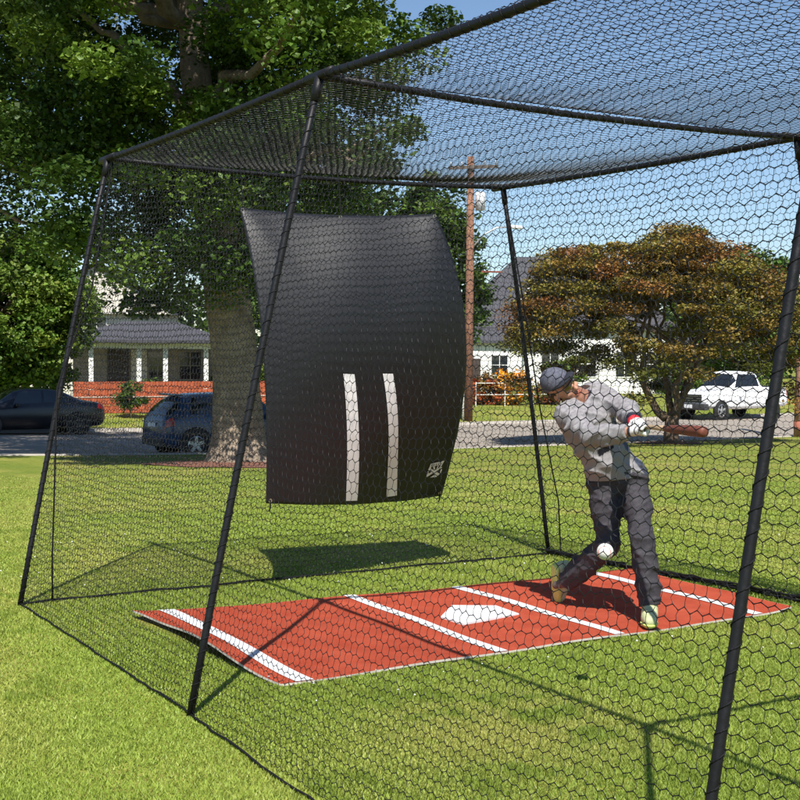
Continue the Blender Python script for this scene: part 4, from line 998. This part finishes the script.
# blue hatchback: front towards +x
hb = [(-2.08, .42, .70, .72, .66, .55), (-2.02, .30, .90, .95, .80, .60), (-1.86, .24, .98, 1.18, .86, .62), (-1.55, .22, 1.0, 1.44, .89, .60), (-1.2, .20, .99, 1.50, .90, .60), (-.2, .19, .96, 1.52, .90, .62), (.35, .19, .94, 1.45, .90, .60), (.95, .19, .92, 1.08, .90, .60), (1.2, .20, .90, .93, .89, .6), (1.75, .22, .80, .82, .85, .6), (2.02, .28, .68, .70, .72, .5), (2.1, .36, .58, .58, .55, .4)]
blue = paint('blue_paint', (.022, .050, .115))
bcx, bcy = 8.35, 21.75
bc, lf = car('parked_car', (bcx, bcy, tz(bcx, bcy)-.085), R(-1), 'dark blue hatchback parked on the road behind the big tree, its rear in view', 4.2, hb, blue, (1.28, -1.30), 1, .32,
    [((-1.42, -.60, -.66, -1.30), (5.2, 7.0)), ((-.54, .42, .20, -.58), (5.2, 7.0))], [('rear_window', -1.93, -1.66, 6.0), ('windscreen', .48, .98, 6.2)],
    [('tail_light', (-2.03, -1.80, -1.84, -2.0), (3.6, 5.0), tail_m), ('headlight', (1.70, 2.0, 1.96, 1.66), (3.6, 4.8), head_m)])
MB().b2(-2.09, -1.98, -.70, .70, .26, .46).build('rear_bumper', plast, bc, bevel=.03)
MB().box((-2.085, 0, .78), (.02, .5, .12)).build('number_plate', plate_m, bc)
MB().b2(-1.72, -1.5, -.55, .55, 1.47, 1.51).build('roof_spoiler', blue, bc, bevel=.012)
# black sedan: front towards -x in the street
sdn = [(-2.35, .40, .72, .74, .68, .5), (-2.28, .28, .93, .95, .82, .6), (-1.95, .24, 1.0, 1.03, .88, .6), (-1.55, .22, 1.0, 1.10, .90, .6), (-1.0, .20, .99, 1.37, .91, .58), (-.55, .19, .98, 1.46, .91, .58), (.2, .19, .96, 1.47, .91, .60), (.55, .19, .95, 1.40, .91, .60), (1.15, .19, .93, 1.02, .91, .62), (1.4, .20, .92, .95, .90, .62), (2.0, .22, .82, .84, .86, .6), (2.28, .28, .68, .70, .72, .5), (2.36, .36, .58, .58, .58, .4)]
blackp = paint('black_paint', (.006, .007, .011))
kx, ky = 6.4, 33.3
RIM[0] = mat('dark_rim', (.05, .05, .055), rough=.4, metal=.5)
kc, lf = car('parked_car', (kx, ky, tz(kx, ky)-.085), R(180), 'black sedan parked at the far kerb, left of the blue hatchback', 4.7, sdn, blackp, (1.42, -1.40), 1, .32,
    [((-1.05, -.32, -.36, -.92), (5.2, 7.0)), ((-.25, .66, .40, -.29), (5.2, 7.0))], [('rear_window', -1.50, -1.02, 6.0), ('windscreen', .62, 1.12, 6.0)],
    [('tail_light', (-2.30, -2.05, -2.08, -2.28), (3.8, 5.0), tail_m), ('headlight', (1.95, 2.27, 2.22, 1.92), (3.6, 4.8), head_m)])
MB().box((-2.36, 0, .72), (.02, .5, .12)).build('number_plate', plate_m, kc)
# white pickup: front towards -x in the street
pk = [(-2.95, .55, 1.05, 1.06, .92, .6), (-2.9, .50, 1.28, 1.29, .96, .6), (-1.1, .45, 1.30, 1.31, .98, .6), (-1.02, .45, 1.30, 1.80, .98, .68), (-.9, .44, 1.30, 1.93, .98, .70), (.35, .43, 1.28, 1.95, .98, .70), (.6, .43, 1.27, 1.86, .98, .69), (1.12, .44, 1.24, 1.36, .97, .7), (1.3, .45, 1.22, 1.26, .97, .7), (2.4, .48, 1.14, 1.17, .95, .7), (2.62, .52, 1.05, 1.08, .90, .7), (2.70, .56, .98, .98, .86, .7)]
whitep = paint('white_vehicle_paint', (.80, .81, .82), .02)
tx, ty = 38.6, 33.4
RIM[0] = rim_m
tk, lf = car('pickup_truck', (tx, ty, tz(tx, ty)-.085), R(181), 'white pickup truck with dark grille parked across the road', 5.7, pk, whitep, (1.78, -1.85), 1, .40,
    [((-.86, .82, .42, -.80), (5.2, 6.9))], [('rear_window', -1.08, -.96, 6.2), ('windscreen', .62, 1.16, 6.1)],
    [('tail_light', (-2.94, -2.80, -2.80, -2.94), (3.2, 4.9), tail_m), ('headlight', (2.42, 2.68, 2.66, 2.40), (3.7, 4.8), head_m)], 'pickup truck')
gr = MB().b2(2.66, 2.73, -.62, .62, .72, 1.04).build('grille', plast, tk, bevel=.02)
m = MB()
for k in range(3): m.b2(2.731, 2.745, -.58, .58, .78+.09*k, .80+.09*k)
m.build('grille_bar', mat('dull_chrome', (.3, .3, .3), rough=.3, metal=.7), gr)
MB().b2(2.60, 2.86, -.95, .95, .42, .68).build('front_bumper', mat('dark_bumper', (.05, .05, .055), rough=.5), tk, bevel=.04)
MB().box((2.868, 0, .56), (.012, .45, .14)).build('number_plate', plate_m, tk)
MB().b2(-2.85, -1.15, -.80, .80, 1.318, 1.335).build('truck_bed', plast, tk)
tk.scale = (.95, 1.05, 1.12)

# ------------------------------------------------------------------ grass blades on the near lawn, small white clover heads
def in_quad(x, y):
    ins = np.ones(len(x), bool)
    for k in range(4):
        a, b = MC[k], MC[(k+1) % 4]; ins &= ((b[0]-a[0])*(y-a[1])-(b[1]-a[1])*(x-a[0])) < .012
    return ins
r2 = np.random.default_rng(17)
N = 2150000
dist = 3.6+17*r2.random(N)**1.25; ang = YAW+np.radians(r2.uniform(-27, 27, N))
gx = -4.383+dist*np.sin(ang); gy = -6.452+dist*np.cos(ang)
pr_ = np.clip(.30+.9*(vnoise(gx*2.1, gy*2.1)*.5+vnoise(gx*7, gy*7)*.5), 0, 1)*np.clip((20.5-dist)/12, 0, 1)
ok = (r2.random(N) < pr_*.60) & ~in_quad(gx, gy); gx, gy, dist = gx[ok], gy[ok], dist[ok]; n = len(gx)
gz = terrain(gx, gy); h = (.006+.009*vnoise(gx*1.7+5, gy*1.7)+.007*r2.random(n)); w = (.0030+.0016*r2.random(n))*(.7+dist*.07)
an = r2.uniform(0, 2*math.pi, n); ln = r2.uniform(.2, 1.1, n)*h; la_ = r2.uniform(0, 2*math.pi, n)
a = np.stack([gx-np.cos(an)*w, gy-np.sin(an)*w, gz], 1); b = np.stack([gx+np.cos(an)*w, gy+np.sin(an)*w, gz], 1); c = np.stack([gx+np.cos(la_)*ln, gy+np.sin(la_)*ln, gz+h], 1)
V = np.stack([a, b, c], 1).reshape(-1, 3)
mixd = np.clip((vnoise(gx*.9+40, gy*.9)-.35)*1.8+r2.normal(0, .25, n), 0, 1)[:, None]
cg = np.array((.315, .415, .066)); cy = np.array((.47, .47, .12)); tuft = np.clip((vnoise(gx*3.3+11, gy*3.3+4)*.5+vnoise(gx*9+1, gy*9)*.5-.60)*6, 0, 1)
mixd = mixd*(1-tuft[:, None]); V[2::3, 2] += tuft*.005
colb = (1-.13*tuft[:, None])*(cg*(1-mixd)+cy*mixd)*r2.uniform(.8, 1.2, (n, 1))
blade = mat('grass_blade', (.95, .95, .95), rough=.5, spec=.3, var=.05, attr=True, trans=.35)
tag(np_mesh('grass', V, np.arange(n*3).reshape(-1, 3), blade, None, False, np.repeat(colb, 3, 0)), 'short mown grass blades of the lawn', 'grass', kind='stuff')
N = 420
dist = 3.8+8*r2.random(N); ang = YAW+np.radians(r2.uniform(-20, 20, N)); gx = -4.383+dist*np.sin(ang); gy = -6.452+dist*np.cos(ang); ok = ~in_quad(gx, gy) & (vnoise(gx*.8+3, gy*.8) > .45)
m = MB()
for x, y in zip(gx[ok], gy[ok]):
    rr = random.uniform(.004, .008); z = tz(x, y)+.026
    m.add([(x+rr, y, z), (x, y+rr, z), (x-rr, y, z), (x, y-rr, z), (x, y, z+rr), (x, y, z-rr)], [(0, 1, 4), (1, 2, 4), (2, 3, 4), (3, 0, 4), (1, 0, 5), (2, 1, 5), (3, 2, 5), (0, 3, 5)])
tag(m.build('clover_flowers', white_p), 'tiny white clover heads scattered in the lawn', 'flowers', kind='stuff')
